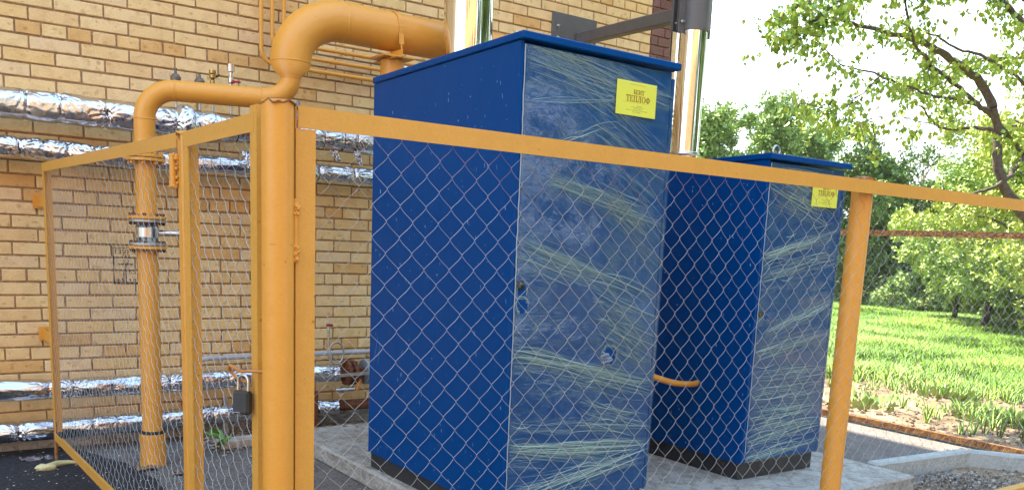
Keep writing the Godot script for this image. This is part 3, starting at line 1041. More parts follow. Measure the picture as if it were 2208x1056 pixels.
func build_wall_pipes() -> void:
	var k := 0
	for d in [[1.364, 2.36, "lowest of three thin ochre gas pipes, leftmost where they climb the brick wall"], [1.436, 2.434, "middle of three thin ochre gas pipes on the brick wall"], [1.511, 2.502, "uppermost of three thin ochre gas pipes, closest to the large pipe bend"]]:
		var o := thing("thin_gas_pipe", d[2], "pipe", Vector3(d[0], d[1], 0.075), "thin gas pipes on the wall")
		var g := G.new()
		g.tube(bend([Vector3(0, 6.0 - d[1], 0), Vector3(0, 0, 0), Vector3(4.6 - d[0], 0.0, 0)], 0.10, 10), 0.0135, 12)
		put("pipe", g, M.paint, o)
		for x in [0.42, 1.3, 2.2]:
			g = G.new()
			g.turn(Vector3(x, 0, 0), Vector3.RIGHT, [Vector2(0.0135, 0), Vector2(0.017, 0), Vector2(0.017, 0.014), Vector2(0.0135, 0.014)], 12)
			g.rod(Vector3(x + 0.007, 0, -0.012), Vector3(x + 0.007, 0, -0.075), 0.004, 8)
			put("pipe_clip", g, M.paint, o)
		k += 1

# ---------------------------------------------------------------- chimneys
func chimney(at: Vector3, r: float, joints: Array, label: String) -> Node3D:
	var o := thing("steel_chimney", label, "chimney", at, "mirror steel chimneys behind the cabinets")
	var y := 0.0
	for j in joints + [6.5]:
		var g := G.new()
		g.tube([Vector3(0, y, 0), Vector3(0, lerpf(y, j, 0.5), 0), Vector3(0, j, 0)], r, 72)
		put("section", g, M.chrome, o)
		if j < 6.0:
			g = G.new()
			g.turn(Vector3(0, j - 0.016, 0), Vector3.UP, [Vector2(r, 0), Vector2(r + 0.007, 0.003), Vector2(r + 0.009, 0.014), Vector2(r + 0.007, 0.027), Vector2(r, 0.032)], 48)
			put("joint_band", g, M.steel, o)
		y = j
	return o

func build_flues() -> void:
	chimney(Vector3(2.14, 0.1, 1.25), 0.14, [1.7, 3.6], "wide mirror steel chimney rising behind the tall cabinet")
	chimney(Vector3(4.005, 0.1, 1.2), 0.096, [0.9, 1.885, 3.9], "slim mirror steel chimney held by a grey wall bracket")
	var o := thing("chimney_bracket", "dark grey steel bracket with wall plate, beam and clamp round the slim chimney", "bracket", Vector3(3.95, 2.92, 0))
	var b := o.position
	var g := G.new()
	g.box(Vector3(3.913, 2.98, 0.006) - b, Vector3(0.45, 0.215, 0.009), 0.002)
	put("wall_plate", g, M.bracket, o)
	g = G.new()
	g.box(Vector3(3.965, 2.921, 0.54) - b, Vector3(0.075, 0.088, 1.06), 0.006)
	put("beam", g, M.bracket, o)
	for p in [[3.745, 2.985], [4.08, 2.985], [3.745, 2.90], [4.08, 2.90]]:
		g = G.new()
		g.hexnut(Vector3(p[0], p[1], 0.0105) - b, Vector3.BACK, 0.013, 0.012)
		g.rod(Vector3(p[0], p[1], 0.02) - b, Vector3(p[0], p[1], 0.035) - b, 0.006, 8)
		put("bolt", g, M.steel, o)
	# clamp: two half shells with bolted ears
	g = G.new()
	var c := Vector3(4.005, 0, 1.2)
	for s in 48:
		var a0 := TAU * s / 48.0
		var a1 := TAU * (s + 1) / 48.0
		var d0 := Vector3(cos(a0), 0, sin(a0))
		var d1 := Vector3(cos(a1), 0, sin(a1))
		var i := g.v.size()
		for e in [[2.80, d0, 0.106], [2.80, d1, 0.106], [3.12, d1, 0.106], [3.12, d0, 0.106], [2.80, d0, 0.098], [2.80, d1, 0.098], [3.12, d1, 0.098], [3.12, d0, 0.098]]:
			g.vert(c + e[1] * e[2] + Vector3(0, e[0], 0) - b, e[1] if e[2] > 0.1 else -e[1])
		g.tri_i(i, i + 1, i + 2); g.tri_i(i, i + 2, i + 3); g.tri_i(i + 4, i + 5, i + 6); g.tri_i(i + 4, i + 6, i + 7)
		g.quad(g.v[i], g.v[i + 1], g.v[i + 5], g.v[i + 4], Vector3.DOWN)
		g.quad(g.v[i + 2], g.v[i + 3], g.v[i + 7], g.v[i + 6], Vector3.UP)
	put("clamp", g, M.bracket, o)
	for sx in [-1.0, 1.0]:
		for dz in [-0.006, 0.006]:
			g = G.new()
			g.box(Vector3(4.005 + sx * 0.128, 2.955, 1.2 + dz) - b, Vector3(0.06, 0.33 + (0.03 if dz > 0 else 0.0), 0.006), 0.001)
			put("clamp_ear", g, M.bracket, o)
		g = G.new()
		for y in [2.845, 3.06]:
			g.hexnut(Vector3(4.005 + sx * 0.13, y, 1.21) - b, Vector3.BACK, 0.013, 0.011)
			g.rod(Vector3(4.005 + sx * 0.13, y, 1.15) - b, Vector3(4.005 + sx * 0.13, y, 1.235) - b, 0.006, 8)
		put("bolt", g, M.steel, o)
	g = G.new()
	g.box(Vector3(3.965, 2.93, 1.082) - b, Vector3(0.12, 0.24, 0.02), 0.003)
	put("end_plate", g, M.bracket, o)

# ---------------------------------------------------------------- fence
# chain link: flattened spirals hooked into one another. o lower corner, u along, nn out of plane
func chain_link(o: Vector3, u: Vector3, nn: Vector3, wid: float, hei: float, w: float, h: float, seg: int, rusty: float, sd: int, lip := 0.0) -> G:
	var g := G.new()
	var r := RandomNumberGenerator.new()
	r.seed = sd
	var n := int(wid / w)
	var rad := 0.00056
	var sides := 5
	var base := Color(0.46, 0.47, 0.45)
	var oxide := Color(0.30, 0.13, 0.06)
	for k in n:
		var x0 := w * k
		var ph := 0.5 * (k % 2)
		var per := hei / h
		var m := int(per * seg)
		var jit := r.randf_range(-0.0012, 0.0012)
		var tone := r.randf_range(0.85, 1.12)
		var i0 := g.v.size()
		var prev := Vector3.ZERO
		var rs := r.randf()
		for i in m + 1:
			var t := float(i) / seg + ph
			var f: float = t - floorf(t)
			# triangle wave with rounded tips across, coil depth out of plane
			var tri := 1.0 - absf(2.0 * f - 1.0)
			var xx := tri + 0.025 * sin(TAU * 2.0 * f) * (-1.0 if f < 0.5 else 1.0)
			xx = clampf(xx, 0.0, 1.0)
			var zz := sin(TAU * f) * 0.0046
			var e := 0.08
			var p := o + u * (x0 + (xx * (1.0 + e) - e * 0.5) * w + jit) + Vector3(0, float(i) / seg * h, 0) + nn * zz
			p += nn * lip * sin(x0 * 1.7) * sin(PI * float(i) / m)
			# the mesh hangs slack: its diamonds lean and spread a little from place to place
			p += u * 0.004 * sin(x0 * 4.3 + p.y * 3.1 + sd) + Vector3(0, 0.0045 * sin(x0 * 2.9 + sd * 1.7) * sin(PI * float(i) / m), 0)
			var t2 := (float(i) + 0.5) / seg + ph
			var f2: float = t2 - floorf(t2)
			var dir := (u * w * (2.0 if f2 < 0.5 else -2.0) / seg + Vector3(0, h / seg, 0) + nn * cos(TAU * f) * 0.0046 * TAU / seg).normalized()
			var s1 := dir.cross(nn).normalized()
			var s2 := s1.cross(dir)
			var hi := float(i) / m
			var ox := clampf((smoothstep(0.80, 1.0, hi) * 1.2 - rs * 0.9 - 0.1) * rusty + rusty * 0.15 * maxf(0.0, sin(t * 5.1 + k)), 0.0, 0.9)
			g.col = (base * tone).lerp(oxide, ox)
			for s in sides:
				var a := TAU * s / sides
				var q := s1 * cos(a) + s2 * sin(a)
				g.vert(p + q * rad, q)
			prev = p
		for i in m:
			for s in sides:
				var a := i0 + i * sides + s
				var b := i0 + i * sides + (s + 1) % sides
				g.tri_i(a, b, b + sides); g.tri_i(a, b + sides, a + sides)
	return g

func ragged_cap(c: Vector3, r: float, sd: int) -> G:
	var g := G.new()
	var q := RandomNumberGenerator.new()
	q.seed = sd
	var n := 20
	var edge := []
	for k in n:
		var a := TAU * k / n
		var d := Vector3(cos(a), 0, sin(a))
		edge.append(c + d * (r + q.randf_range(0.002, 0.010)) + Vector3(0, q.randf_range(-0.012, 0.0), 0))
	for k in n:
		var a: Vector3 = edge[k]
		var b: Vector3 = edge[(k + 1) % n]
		var top := c + Vector3(0, 0.006, 0)
		var nn := (Vector3.UP + ((a + b) * 0.5 - c).normalized() * 0.25).normalized()
		g.face([top, a, b], nn)
		g.face([top - Vector3(0, 0.003, 0), a - Vector3(0, 0.003, 0), b - Vector3(0, 0.003, 0)], -nn)
		g.quad(a, b, b - Vector3(0, 0.003, 0), a - Vector3(0, 0.003, 0), (a - c).normalized())
	return g

func weld_blobs(g: G, c: Vector3, s: Vector3, n: int, sd: int) -> void:
	var q := RandomNumberGenerator.new()
	q.seed = sd
	for k in n:
		var p := c + Vector3(q.randf_range(-1, 1) * s.x, q.randf_range(-1, 1) * s.y, q.randf_range(-1, 1) * s.z)
		var r := q.randf_range(0.003, 0.0065)
		g.ball(p, Vector3(r, r * q.randf_range(0.7, 1.2), r), 5, 8)

func build_fence() -> void:
	var X := Vector3.RIGHT
	var Y := Vector3.UP
	var Z := Vector3.BACK
	# round corner post
	var o := thing("fence_post", "round ochre corner post with a ragged bent metal cap", "post", Vector3(0.074, 0, 3.70), "ochre fence posts")
	var g := G.new()
	g.tube([V, Vector3(0, 0.8, 0), Vector3(0, 1.628, 0)], 0.0375, 40)
	put("pipe", g, M.paint, o)
	put("cap", ragged_cap(Vector3(0, 1.630, 0), 0.036, 3), M.rust_rail, o)
	# square gate post
	o = thing("fence_post", "square ochre gate post with torn folded cap between the two side panels", "post", Vector3(0.09, 0, 2.905), "ochre fence posts")
	g = G.new()
	g.box(Vector3(0, 0.805, 0), Vector3(0.042, 1.61, 0.046), 0.005)
	put("pipe", g, M.paint, o)
	g = ragged_cap(Vector3(0, 1.614, 0), 0.026, 8)
	g.face([Vector3(-0.026, 1.612, -0.02), Vector3(-0.026, 1.612, 0.016), Vector3(-0.029, 1.588, 0.004)], Vector3(-1, 0.1, 0).normalized())
	put("cap", g, M.rail, o)
	g = G.new()
	g.rod(Vector3(-0.032, 1.45, -0.03), Vector3(-0.032, 1.545, -0.03), 0.011, 14)
	for y in [1.452, 1.545]:
		g.rod(Vector3(-0.032, y, -0.062), Vector3(-0.03, y, -0.012), 0.0065, 10)
	weld_blobs(g, Vector3(-0.027, 1.50, -0.012), Vector3(0.003, 0.045, 0.002), 14, 4)
	put("hinge", g, M.paint, o)
	# front post behind the long rail
	o = thing("fence_post", "round ochre post with curled cap behind the long front rail", "post", Vector3(2.505, 0, 3.635), "ochre fence posts")
	g = G.new()
	g.tube([V, Vector3(0, 0.8, 0), Vector3(0, 1.636, 0)], 0.0415, 32)
	put("pipe", g, M.paint, o)
	put("cap", ragged_cap(Vector3(0, 1.642, 0), 0.044, 12), M.rust_rail, o)
	# far posts
	for p in [[Vector3(5.74, 0, 3.66), "round ochre post at the far front corner of the fence"], [Vector3(5.76, 0, 0.35), "ochre post where the back fence meets the building"]]:
		o = thing("fence_post", p[1], "post", p[0], "ochre fence posts")
		g = G.new()
		g.tube([V, Vector3(0, 1.62, 0)], 0.038, 20)
		put("pipe", g, M.paint, o)
		put("cap", ragged_cap(Vector3(0, 1.622, 0), 0.036, 17), M.rust_rail, o)

	# left fixed panel
	var x := 0.068
	o = thing("mesh_fence", "ochre angle iron fence panel with wire mesh running to the brick wall", "fence", Vector3(x, 0.12, 0.31), "mesh fence panels")
	var b := o.position
	g = G.new()
	g.angle(Vector3(x, 1.632, 0.31) - b, Vector3(x, 1.613, 2.878) - b, -Y, X)
	put("top_rail", g, M.rail, o)
	g = G.new()
	g.angle(Vector3(x, 0.117, 0.31) - b, Vector3(x, 0.184, 2.878) - b, Y, X)
	put("bottom_rail", g, M.rail, o)
	g = G.new()
	g.angle(Vector3(x + 0.001, 0.16, 0.31) - b, Vector3(x + 0.001, 1.588, 0.31) - b, Z, X)
	put("stile", g, M.rail, o)
	put("chain_link_mesh", chain_link(Vector3(x + 0.013, 0.125, 0.325) - b, Z, X, 2.55, 1.50, 0.0385, 0.082, 14, 0.25, 31, 0.006), M.wire, o)
	g = G.new()
	g.rod(Vector3(x + 0.006, 0.0, 0.325) - b, Vector3(x + 0.006, 0.22, 0.325) - b, 0.009, 10)
	put("foot", g, M.rust_rail, o)
	for y in [1.435, 0.685]:
		g = G.new()
		g.box(Vector3(x + 0.012, y, 0.16) - b, Vector3(0.005, 0.06, 0.31), 0.001)
		g.box(Vector3(x + 0.02, y, 0.012) - b, Vector3(0.06, 0.08, 0.006), 0.001)
		put("wall_tie", g, M.paint, o)

	# gate
	o = thing("gate", "narrow ochre mesh gate hanging between the square post and the round corner post", "gate", Vector3(x, 0.1, 2.945))
	b = o.position
	g = G.new()
	g.angle(Vector3(x, 1.610, 2.946) - b, Vector3(x, 1.614, 3.553) - b, -Y, X)
	put("top_rail", g, M.rail, o)
	g = G.new()
	g.angle(Vector3(x, 0.12, 2.946) - b, Vector3(x, 0.12, 3.553) - b, Y, X)
	put("bottom_rail", g, M.rail, o)
	g = G.new()
	g.angle(Vector3(x + 0.001, 0.16, 2.946) - b, Vector3(x + 0.001, 1.568, 2.946) - b, Z, X)
	put("stile", g, M.rail, o)
	g = G.new()
	g.angle(Vector3(x + 0.001, 0.12, 3.573) - b, Vector3(x + 0.001, 1.632, 3.573) - b, -Z, X)
	put("stile", g, M.rail, o)
	put("chain_link_mesh", chain_link(Vector3(x + 0.013, 0.13, 2.952) - b, Z, X, 0.60, 1.46, 0.0385, 0.082, 16, 0.5, 32, 0.004), M.wire, o)
	g = G.new()
	g.box(Vector3(x + 0.03, 0.985, 3.60) - b, Vector3(0.005, 0.035, 0.11), 0.001)
	put("latch_plate", g, M.rail, o)

	# front panel
	var z := 3.706
	o = thing("mesh_fence", "long ochre front fence panel of diamond wire mesh, hinged at the corner post", "fence", Vector3(0.114, 0.12, z), "mesh fence panels")
	b = o.position
	g = G.new()
	g.angle(Vector3(0.122, 1.6225, z) - b, Vector3(5.70, 1.627, z) - b, -Y, -Z, 0.05)
	put("top_rail", g, M.rail, o)
	g = G.new()
	g.angle(Vector3(0.122, 0.19, z) - b, Vector3(5.70, 0.19, z) - b, -Y, -Z, 0.05)
	put("bottom_rail", g, M.rail, o)
	g = G.new()
	g.angle(Vector3(0.117, 0.14, z - 0.002) - b, Vector3(0.117, 1.571, z - 0.002) - b, X, -Z, 0.05)
	g.bar(Vector3(0.117, 1.571, z - 0.006) - b, Vector3(0.117, 1.624, z - 0.006) - b, X * 0.004, -Z * 0.04)
	put("stile", g, M.rail, o)
	put("chain_link_mesh", chain_link(Vector3(0.135, 0.145, z - 0.016) - b, X, Z, 5.54, 1.445, 0.0385, 0.0815, 14, 1.0, 33, 0.006), M.wire, o)
	g = G.new()
	g.rod(Vector3(0.1135, 1.262, z + 0.004) - b, Vector3(0.1135, 1.408, z + 0.004) - b, 0.0065, 12)
	weld_blobs(g, Vector3(0.1135, 1.385, z + 0.007) - b, Vector3(0.006, 0.013, 0.004), 26, 7)
	weld_blobs(g, Vector3(0.1135, 1.280, z + 0.007) - b, Vector3(0.006, 0.018, 0.004), 34, 8)
	put("hinge", g, M.paint, o)

	# back panel
	x = 5.70
	o = thing("mesh_fence", "rusty ochre back fence panel of wire mesh facing the grass", "fence", Vector3(x, 0.02, 0.4), "mesh fence panels")
	b = o.position
	g = G.new()
	g.angle(Vector3(x, 1.545, 0.4) - b, Vector3(x, 1.545, 3.66) - b, -Y, X)
	put("top_rail", g, M.rust_rail, o)
	g = G.new()
	g.angle(Vector3(x, 0.065, 0.4) - b, Vector3(x, 0.065, 3.66) - b, -Y, X)
	put("bottom_rail", g, M.rust_rail, o)
	put("chain_link_mesh", chain_link(Vector3(x + 0.012, 0.03, 0.41) - b, Z, X, 3.2, 1.5, 0.0385, 0.082, 9, 0.3, 34, 0.004), M.wire, o)

	# padlock and the bent rod it hangs in
	g = G.new()
	var q := Vector3(0.05, 0.945, 3.535)
	g.tube(bend([Vector3(0.075, 0.985, 3.66), Vector3(0.03, 0.985, 3.62), Vector3(0.028, 0.975, 3.57), Vector3(0.02, 0.985, 3.50), Vector3(0.03, 0.965, 3.475), Vector3(0.045, 0.945, 3.49), Vector3(0.05, 0.944, 3.545)], 0.022, 6), 0.0042, 10)
	tag(put("rod_loop", g, M.wirepaint), "bent ochre rod loop hooked round the corner post above the padlock", "wire loop")
	o = thing("padlock", "black padlock with steel shackle hanging on the gate", "padlock", Vector3(0.042, 0.868, 3.535))
	g = G.new()
	var bs := Basis(Vector3.UP, 0.55) * Basis(Vector3(0, 0, 1), -0.05)
	g.box(Vector3(0, 0.022, 0), Vector3(0.024, 0.062, 0.052), 0.006, bs)
	put("body", g, M.lock, o)
	g = G.new()
	var sh := []
	for k in 17:
		var a := PI * k / 16.0
		sh.append(bs * Vector3(0, 0.075 + sin(a) * 0.018, cos(a) * 0.016))
	sh.push_front(bs * Vector3(0, 0.045, 0.016))
	sh.append(bs * Vector3(0, 0.045, -0.016))
	g.tube(sh, 0.0042, 12)
	put("shackle", g, M.steel, o)
	g = G.new()
	g.box(bs * Vector3(-0.0125, -0.001, -0.008), Vector3(0.001, 0.008, 0.02), 0.0003, bs)
	put("badge", g, M.palegrey, o)

# ---------------------------------------------------------------- foil lagging
# rr(s) gives the local radius; ties are the places where wire pinches the foil
func lagging(x0: float, x1: float, y: float, z: float, r: float, ties: Array, sd: int, bulges := [], rough := 1.0) -> G:
	var g := G.new()
	var nz := noise(1.0, 4, sd)
	var q := RandomNumberGenerator.new()
	q.seed = sd
	var tie := []
	for t in ties:
		tie.append([t, q.randi_range(6, 10), q.randf() * TAU, q.randf_range(0.6, 1.3), q.randf_range(0.5, 1.7)])
	var step := 0.007
	var m := int((x1 - x0) / step)
	var sides := 72
	var ring := []
	for i in m + 1:
		var x := x0 + step * i
		for s in sides + 1:
			var a := TAU * (s % sides) / sides
			var cy := cos(a)
			var cz := sin(a)
			var rr := r
			for b in bulges:
				rr += b[2] * exp(-pow((x - b[0]) / b[1], 4.0))
			rr += 0.007 * rough * nz.get_noise_3d(x * 3.5, cy * 1.0, cz * 1.0) + 0.0006 * rough * nz.get_noise_3d(x * 16.0, cy * 4.0, cz * 4.0)
			for t in tie:
				var d: float = x - t[0]
				if absf(d) < 0.2:
					var e := exp(-absf(d) / 0.05)
					rr -= 0.006 * t[3] * exp(-pow(d / 0.010, 2.0)) + 0.0025 * e
					# folds burst like a star from the twist of the tie wire
					var da: float = wrapf(a - t[4], -PI, PI) * r
					var dd := sqrt(d * d + da * da)
					var fold: float = sin(atan2(da, d) * t[1] + t[2] + 1.5 * nz.get_noise_2d(d * 20.0, da * 20.0))
					rr += 0.0075 * rough * t[3] * exp(-dd / 0.05) * (1.0 - 2.0 * absf(fold)) * smoothstep(0.0, 0.02, dd)
					rr -= 0.008 * t[3] * exp(-pow(dd / 0.014, 2.0))
			ring.append(Vector3(x, y + cy * rr - 0.006 * sin(x * 3.1 + sd), z + cz * rr))
	for i in m + 1:
		for s in sides + 1:
			var k := i * (sides + 1) + s
			var du: Vector3 = ring[mini(i + 1, m) * (sides + 1) + s] - ring[maxi(i - 1, 0) * (sides + 1) + s]
			var dv: Vector3 = ring[i * (sides + 1) + (s + 1 if s < sides else 1)] - ring[i * (sides + 1) + (s - 1 if s > 0 else sides - 1)]
			var nn := du.cross(dv).normalized()
			if nn.dot(ring[k] - Vector3(ring[k].x, y, z)) < 0.0:
				nn = -nn
			g.vert(ring[k], nn, Vector2(ring[k].x, float(s) / sides))
	for i in m:
		for s in sides:
			var a := i * (sides + 1) + s
			g.tri_i(a, a + 1, a + sides + 2); g.tri_i(a, a + sides + 2, a + sides + 1)
	for e in [0, m]:
		var pts := []
		for s in sides:
			pts.append(ring[e * (sides + 1) + s])
		g.face(pts, Vector3.LEFT if e == 0 else Vector3.RIGHT)
	return g

func build_lagging() -> void:
	var rows := [
		["thick foil wrapped heating pipe, highest on the wall, with vent valves on top", 1.93, 0.185, 0.082, [0.02, 0.19, 0.42, 0.62, 0.80, 0.9, 1.03, 1.16, 1.24, 1.55, 1.72, 1.86, 1.95], 61, [[0.86, 0.05, 0.03], [1.0, 0.05, 0.012], [1.6, 0.4, -0.018]], 1.25],
		["foil wrapped heating pipe second from the top, below the vent valves", 1.708, 0.165, 0.06, [-0.02, 0.10, 0.22, 0.36, 0.5, 0.9, 1.25, 1.7, 1.95], 62, [], 1.0],
		["upper one of the two low foil wrapped heating pipes", 0.384, 0.155, 0.060, [0.07, 0.20, 0.42, 0.60, 0.74, 1.1, 1.5, 1.82], 63, [], 1.0],
		["lowest foil wrapped heating pipe just above the ground", 0.150, 0.15, 0.059, [-0.09, 0.30, 0.44, 0.62, 1.0, 1.32, 1.7, 1.9], 64, [], 0.85]]
	for d in rows:
		var o := thing("heating_pipe", d[0], "pipe", Vector3(0, d[1], d[2]), "foil wrapped heating pipes")
		var x1 := 2.15 if d[1] > 1.0 else 1.86
		put("foil_wrap", lagging(-2.2, x1, 0, 0, d[3], d[4] + [-0.4, -0.8, -1.25, -1.7], d[5], d[6], d[7]), M.foil, o)
		for t in d[4]:
			var g := G.new()
			var pts := []
			for k in 25:
				var a := TAU * k / 24.0
				pts.append(Vector3(t + 0.002 * sin(a * 3.0), cos(a) * (d[3] - 0.012) - 0.006 * sin(t * 3.1 + d[5]), sin(a) * (d[3] - 0.012)))
			g.tube(pts, 0.0022, 6, false)
			put("wire_tie", g, M.dark, o)
		var c := G.new()
		c.tube([Vector3(-2.2, 0, 0), Vector3(3.2, 0, 0)], d[3] * 0.55, 20)
		put("bare_pipe", c, M.rust, o)
	# loose foil flaps at the ends
	for f in [[Vector3(1.19, 1.80, 0.27), 0.05, 0.10, 3], [Vector3(1.78, 1.86, 0.24), 0.06, 0.07, 4], [Vector3(1.95, 1.87, 0.22), 0.05, 0.09, 5]]:
		var g := G.new()
		var nz := noise(9.0, 3, f[3])
		var n := 12
		for j in n + 1:
			for i in n + 1:
				var u := float(i) / n - 0.5
				var w := float(j) / n
				var p: Vector3 = f[0] + Vector3(u * f[1] * (1.0 - 0.5 * w) + 0.03 * w, -w * f[2], 0.03 * nz.get_noise_2d(u * 0.3, w * 0.3) + 0.02 * w)
				g.vert(p, Vector3(nz.get_noise_2d(u * 0.6 + 9.0, w * 0.6) * 2.0, nz.get_noise_2d(u * 0.6, w * 0.6 + 5.0) * 2.0 + 0.2, 1.0).normalized())
		for j in n:
			for i in n:
				var a := j * (n + 1) + i
				g.tri_i(a, a + 1, a + n + 2); g.tri_i(a, a + n + 2, a + n + 1)
		tag(put("foil_flap", g, M.foil), ["crumpled foil flap hanging below the top pipe left of the corner post", "loose foil flap just right of the corner post", "loose foil flap by the edge of the tall cabinet"][f[3] - 3], "foil scrap", "loose foil flaps")

# ---------------------------------------------------------------- taps and fittings
func build_small() -> void:
	var base := Vector3.ZERO
	var labels := ["leftmost vent valve on the top foil pipe, with round grey bonnet", "second vent valve from the left, with thin stem", "third vent valve from the left, dark with side lever", "tall steel tap with a red handle, rightmost on the top foil pipe"]
	var spots := [[0.806, 2.222], [0.943, 2.218], [1.02, 2.242], [1.13, 2.292]]
	for k in 4:
		var x: float = spots[k][0]
		var top: float = spots[k][1]
		var o := thing("vent_valve", labels[k], "valve", Vector3(x, 2.012, 0.2), "vent valves on the top foil pipe")
		var h := top - 2.0
		var g := G.new()
		g.rod(V, Vector3(0, h - 0.06, 0), 0.008, 10)
		put("stub", g, M.galv, o)
		g = G.new()
		match k:
			0, 1:
				g.turn(Vector3(0, h - 0.085, 0), Vector3.UP, [Vector2(0.01, 0), Vector2(0.028, 0.008), Vector2(0.03, 0.034), Vector2(0.02, 0.05), Vector2(0.009, 0.055), Vector2(0.007, 0.075), Vector2(0.010, 0.076), Vector2(0.010, 0.084), Vector2(0, 0.086)], 16)
				put("bonnet", g, M.bonnet, o)
			2:
				g.turn(Vector3(0, h - 0.09, 0), Vector3.UP, [Vector2(0.009, 0), Vector2(0.014, 0.004), Vector2(0.014, 0.03), Vector2(0.009, 0.034), Vector2(0.018, 0.044), Vector2(0.019, 0.062), Vector2(0.014, 0.066), Vector2(0.02, 0.07), Vector2(0.02, 0.088), Vector2(0, 0.09)], 14)
				put("body", g, M.brass, o)
				g = G.new()
				g.tube([Vector3(0.01, h - 0.04, 0), Vector3(0.03, h - 0.035, 0.005), Vector3(0.038, h - 0.022, 0.006)], 0.005, 8)
				put("lever", g, M.dark, o)
			3:
				g.turn(Vector3(0, h - 0.15, 0), Vector3.UP, [Vector2(0.008, 0), Vector2(0.014, 0.004), Vector2(0.014, 0.03), Vector2(0.010, 0.034), Vector2(0.016, 0.042), Vector2(0.016, 0.07), Vector2(0.011, 0.074), Vector2(0.011, 0.10), Vector2(0.0215, 0.104), Vector2(0.0215, 0.146), Vector2(0.017, 0.15), Vector2(0, 0.15)], 16)
				put("body", g, M.steel, o)
				g = G.new()
				g.ball(Vector3(0.006, h - 0.105, 0.018), Vector3(0.012, 0.012, 0.008))
				g.box(Vector3(0.03, h - 0.103, 0.022), Vector3(0.045, 0.012, 0.006), 0.002)
				put("handle", g, M.redplastic, o)
	# grey stem and the ochre levers behind the front rail
	var o := thing("stem_valve", "grey plastic valve stem just right of the corner post top", "valve", Vector3(1.555, 2.02, 0.2))
	var g := G.new()
	g.turn(V, Vector3.UP, [Vector2(0, 0), Vector2(0.03, 0.0), Vector2(0.026, 0.03), Vector2(0.014, 0.045), Vector2(0.012, 0.12), Vector2(0.009, 0.122), Vector2(0, 0.122)], 14)
	put("stem", g, M.greyplastic, o)
	for p in [[Vector3(1.80, 2.065, 0.24), "ochre lever handle left of the tall cabinet above the front rail"], [Vector3(2.09, 2.075, 0.2), "ochre lever handle half hidden by the tall cabinet edge"]]:
		var l := thing("lever_handle", p[1], "lever", p[0], "ochre lever handles")
		g = G.new()
		g.box(Vector3(0, 0, 0), Vector3(0.11, 0.03, 0.018), 0.006)
		put("grip", g, M.orange, l)
		g = G.new()
		g.rod(Vector3(-0.05, -0.06, 0), Vector3(-0.05, 0.005, 0), 0.012, 10)
		put("stem", g, M.galv, l)
	# grey thin pipe along the wall over the low lagging
	g = G.new()
	g.tube(bend([Vector3(0.80, 0.40, 0.10), Vector3(0.93, 0.515, 0.11), Vector3(1.2, 0.517, 0.10), Vector3(3.0, 0.52, 0.10)], 0.08, 8), 0.0155, 12)
	tag(put("plastic_pipe", g, M.palegrey), "thin pale grey plastic pipe clipped along the wall above the low foil pipes", "pipe")
	# gauge siphon
	o = thing("gauge_siphon", "looped steel gauge tube with a red tap above the low foil pipes", "gauge tube", Vector3(1.80, 0.43, 0.19))
	g = G.new()
	var pts := [Vector3(0.0, 0.0, 0), Vector3(0.0, 0.06, 0)]
	pts = [Vector3(-0.02, 0.27, 0.0), Vector3(-0.02, 0.10, 0.0)]
	for k in 22:
		var a := PI + TAU * 1.15 * k / 21.0
		pts.append(Vector3(0.035 + cos(a) * 0.055, 0.10 + sin(a) * 0.075, 0.012 * k / 21.0))
	g.tube(pts, 0.0075, 10)
	put("tube", g, M.galv, o)
	g = G.new()
	g.rod(Vector3(-0.02, 0.25, 0), Vector3(-0.02, 0.31, 0), 0.013, 12)
	put("tap", g, M.steel, o)
	g = G.new()
	g.box(Vector3(-0.02, 0.292, 0.018), Vector3(0.05, 0.016, 0.01), 0.003)
	put("handle", g, M.redplastic, o)
	# rusty flanges and valve where the low pipes meet the cabinet
	o = thing("flange_joint", "rusty bolted flange joint on the low pipes beside the tall cabinet", "flange", Vector3(1.92, 0.385, 0.155))
	g = G.new()
	g.rod(V, Vector3(0.024, 0, 0), 0.088, 28, 0.002)
	put("flange", g, M.rust, o)
	g = G.new()
	g.rod(Vector3(0.045, 0, 0), Vector3(0.072, 0, 0), 0.086, 28, 0.002)
	put("flange", g, M.rust, o)
	g = G.new()
	g.rod(Vector3(0.14, 0, 0), Vector3(0.168, 0, 0), 0.088, 28, 0.002)
	put("grey_flange", g, M.greyplastic, o)
	g = G.new()
	g.bar(Vector3(-0.09, -0.01, 0.11), Vector3(0.22, 0.0, 0.11), Vector3(0, 0.022, 0), Vector3(0, 0, 0.006))
	put("earth_strap", g, M.galv, o)
	g = G.new()
	for k in 6:
		var a := TAU * k / 6.0
		g.rod(Vector3(-0.02, cos(a) * 0.07, sin(a) * 0.07), Vector3(0.095, cos(a) * 0.07, sin(a) * 0.07), 0.007, 8)
	put("bolt", g, M.rust, o)
	o = thing("ball_valve", "small steel ball valve with an orange lever between the low pipes", "valve", Vector3(1.95, 0.275, 0.2))
	g = G.new()
	g.rod(Vector3(-0.12, 0, 0), Vector3(0.02, 0, 0), 0.014, 12)
	g.turn(Vector3(-0.08, 0, 0), Vector3.RIGHT, [Vector2(0.014, 0), Vector2(0.021, 0.003), Vector2(0.021, 0.03), Vector2(0.014, 0.034)], 14)
	put("body", g, M.steel, o)
	g = G.new()
	g.box(Vector3(0.045, 0.03, 0.02), Vector3(0.022, 0.085, 0.012), 0.004, Basis(Vector3(0, 0, 1), -0.35))
	put("lever", g, M.orange, o)
	# rusty channel legs carrying the pipes
	for x in [1.67, 1.30]:
		g = G.new()
		g.box(Vector3(x, 0.14, 0.2), Vector3(0.05, 0.28, 0.05), 0.003)
		tag(put("pipe_stand", g, M.rust if x > 1.5 else M.galv), "rusty steel leg under the low foil pipes near the cabinet" if x > 1.5 else "grey steel leg under the low foil pipes near the gate", "pipe leg")

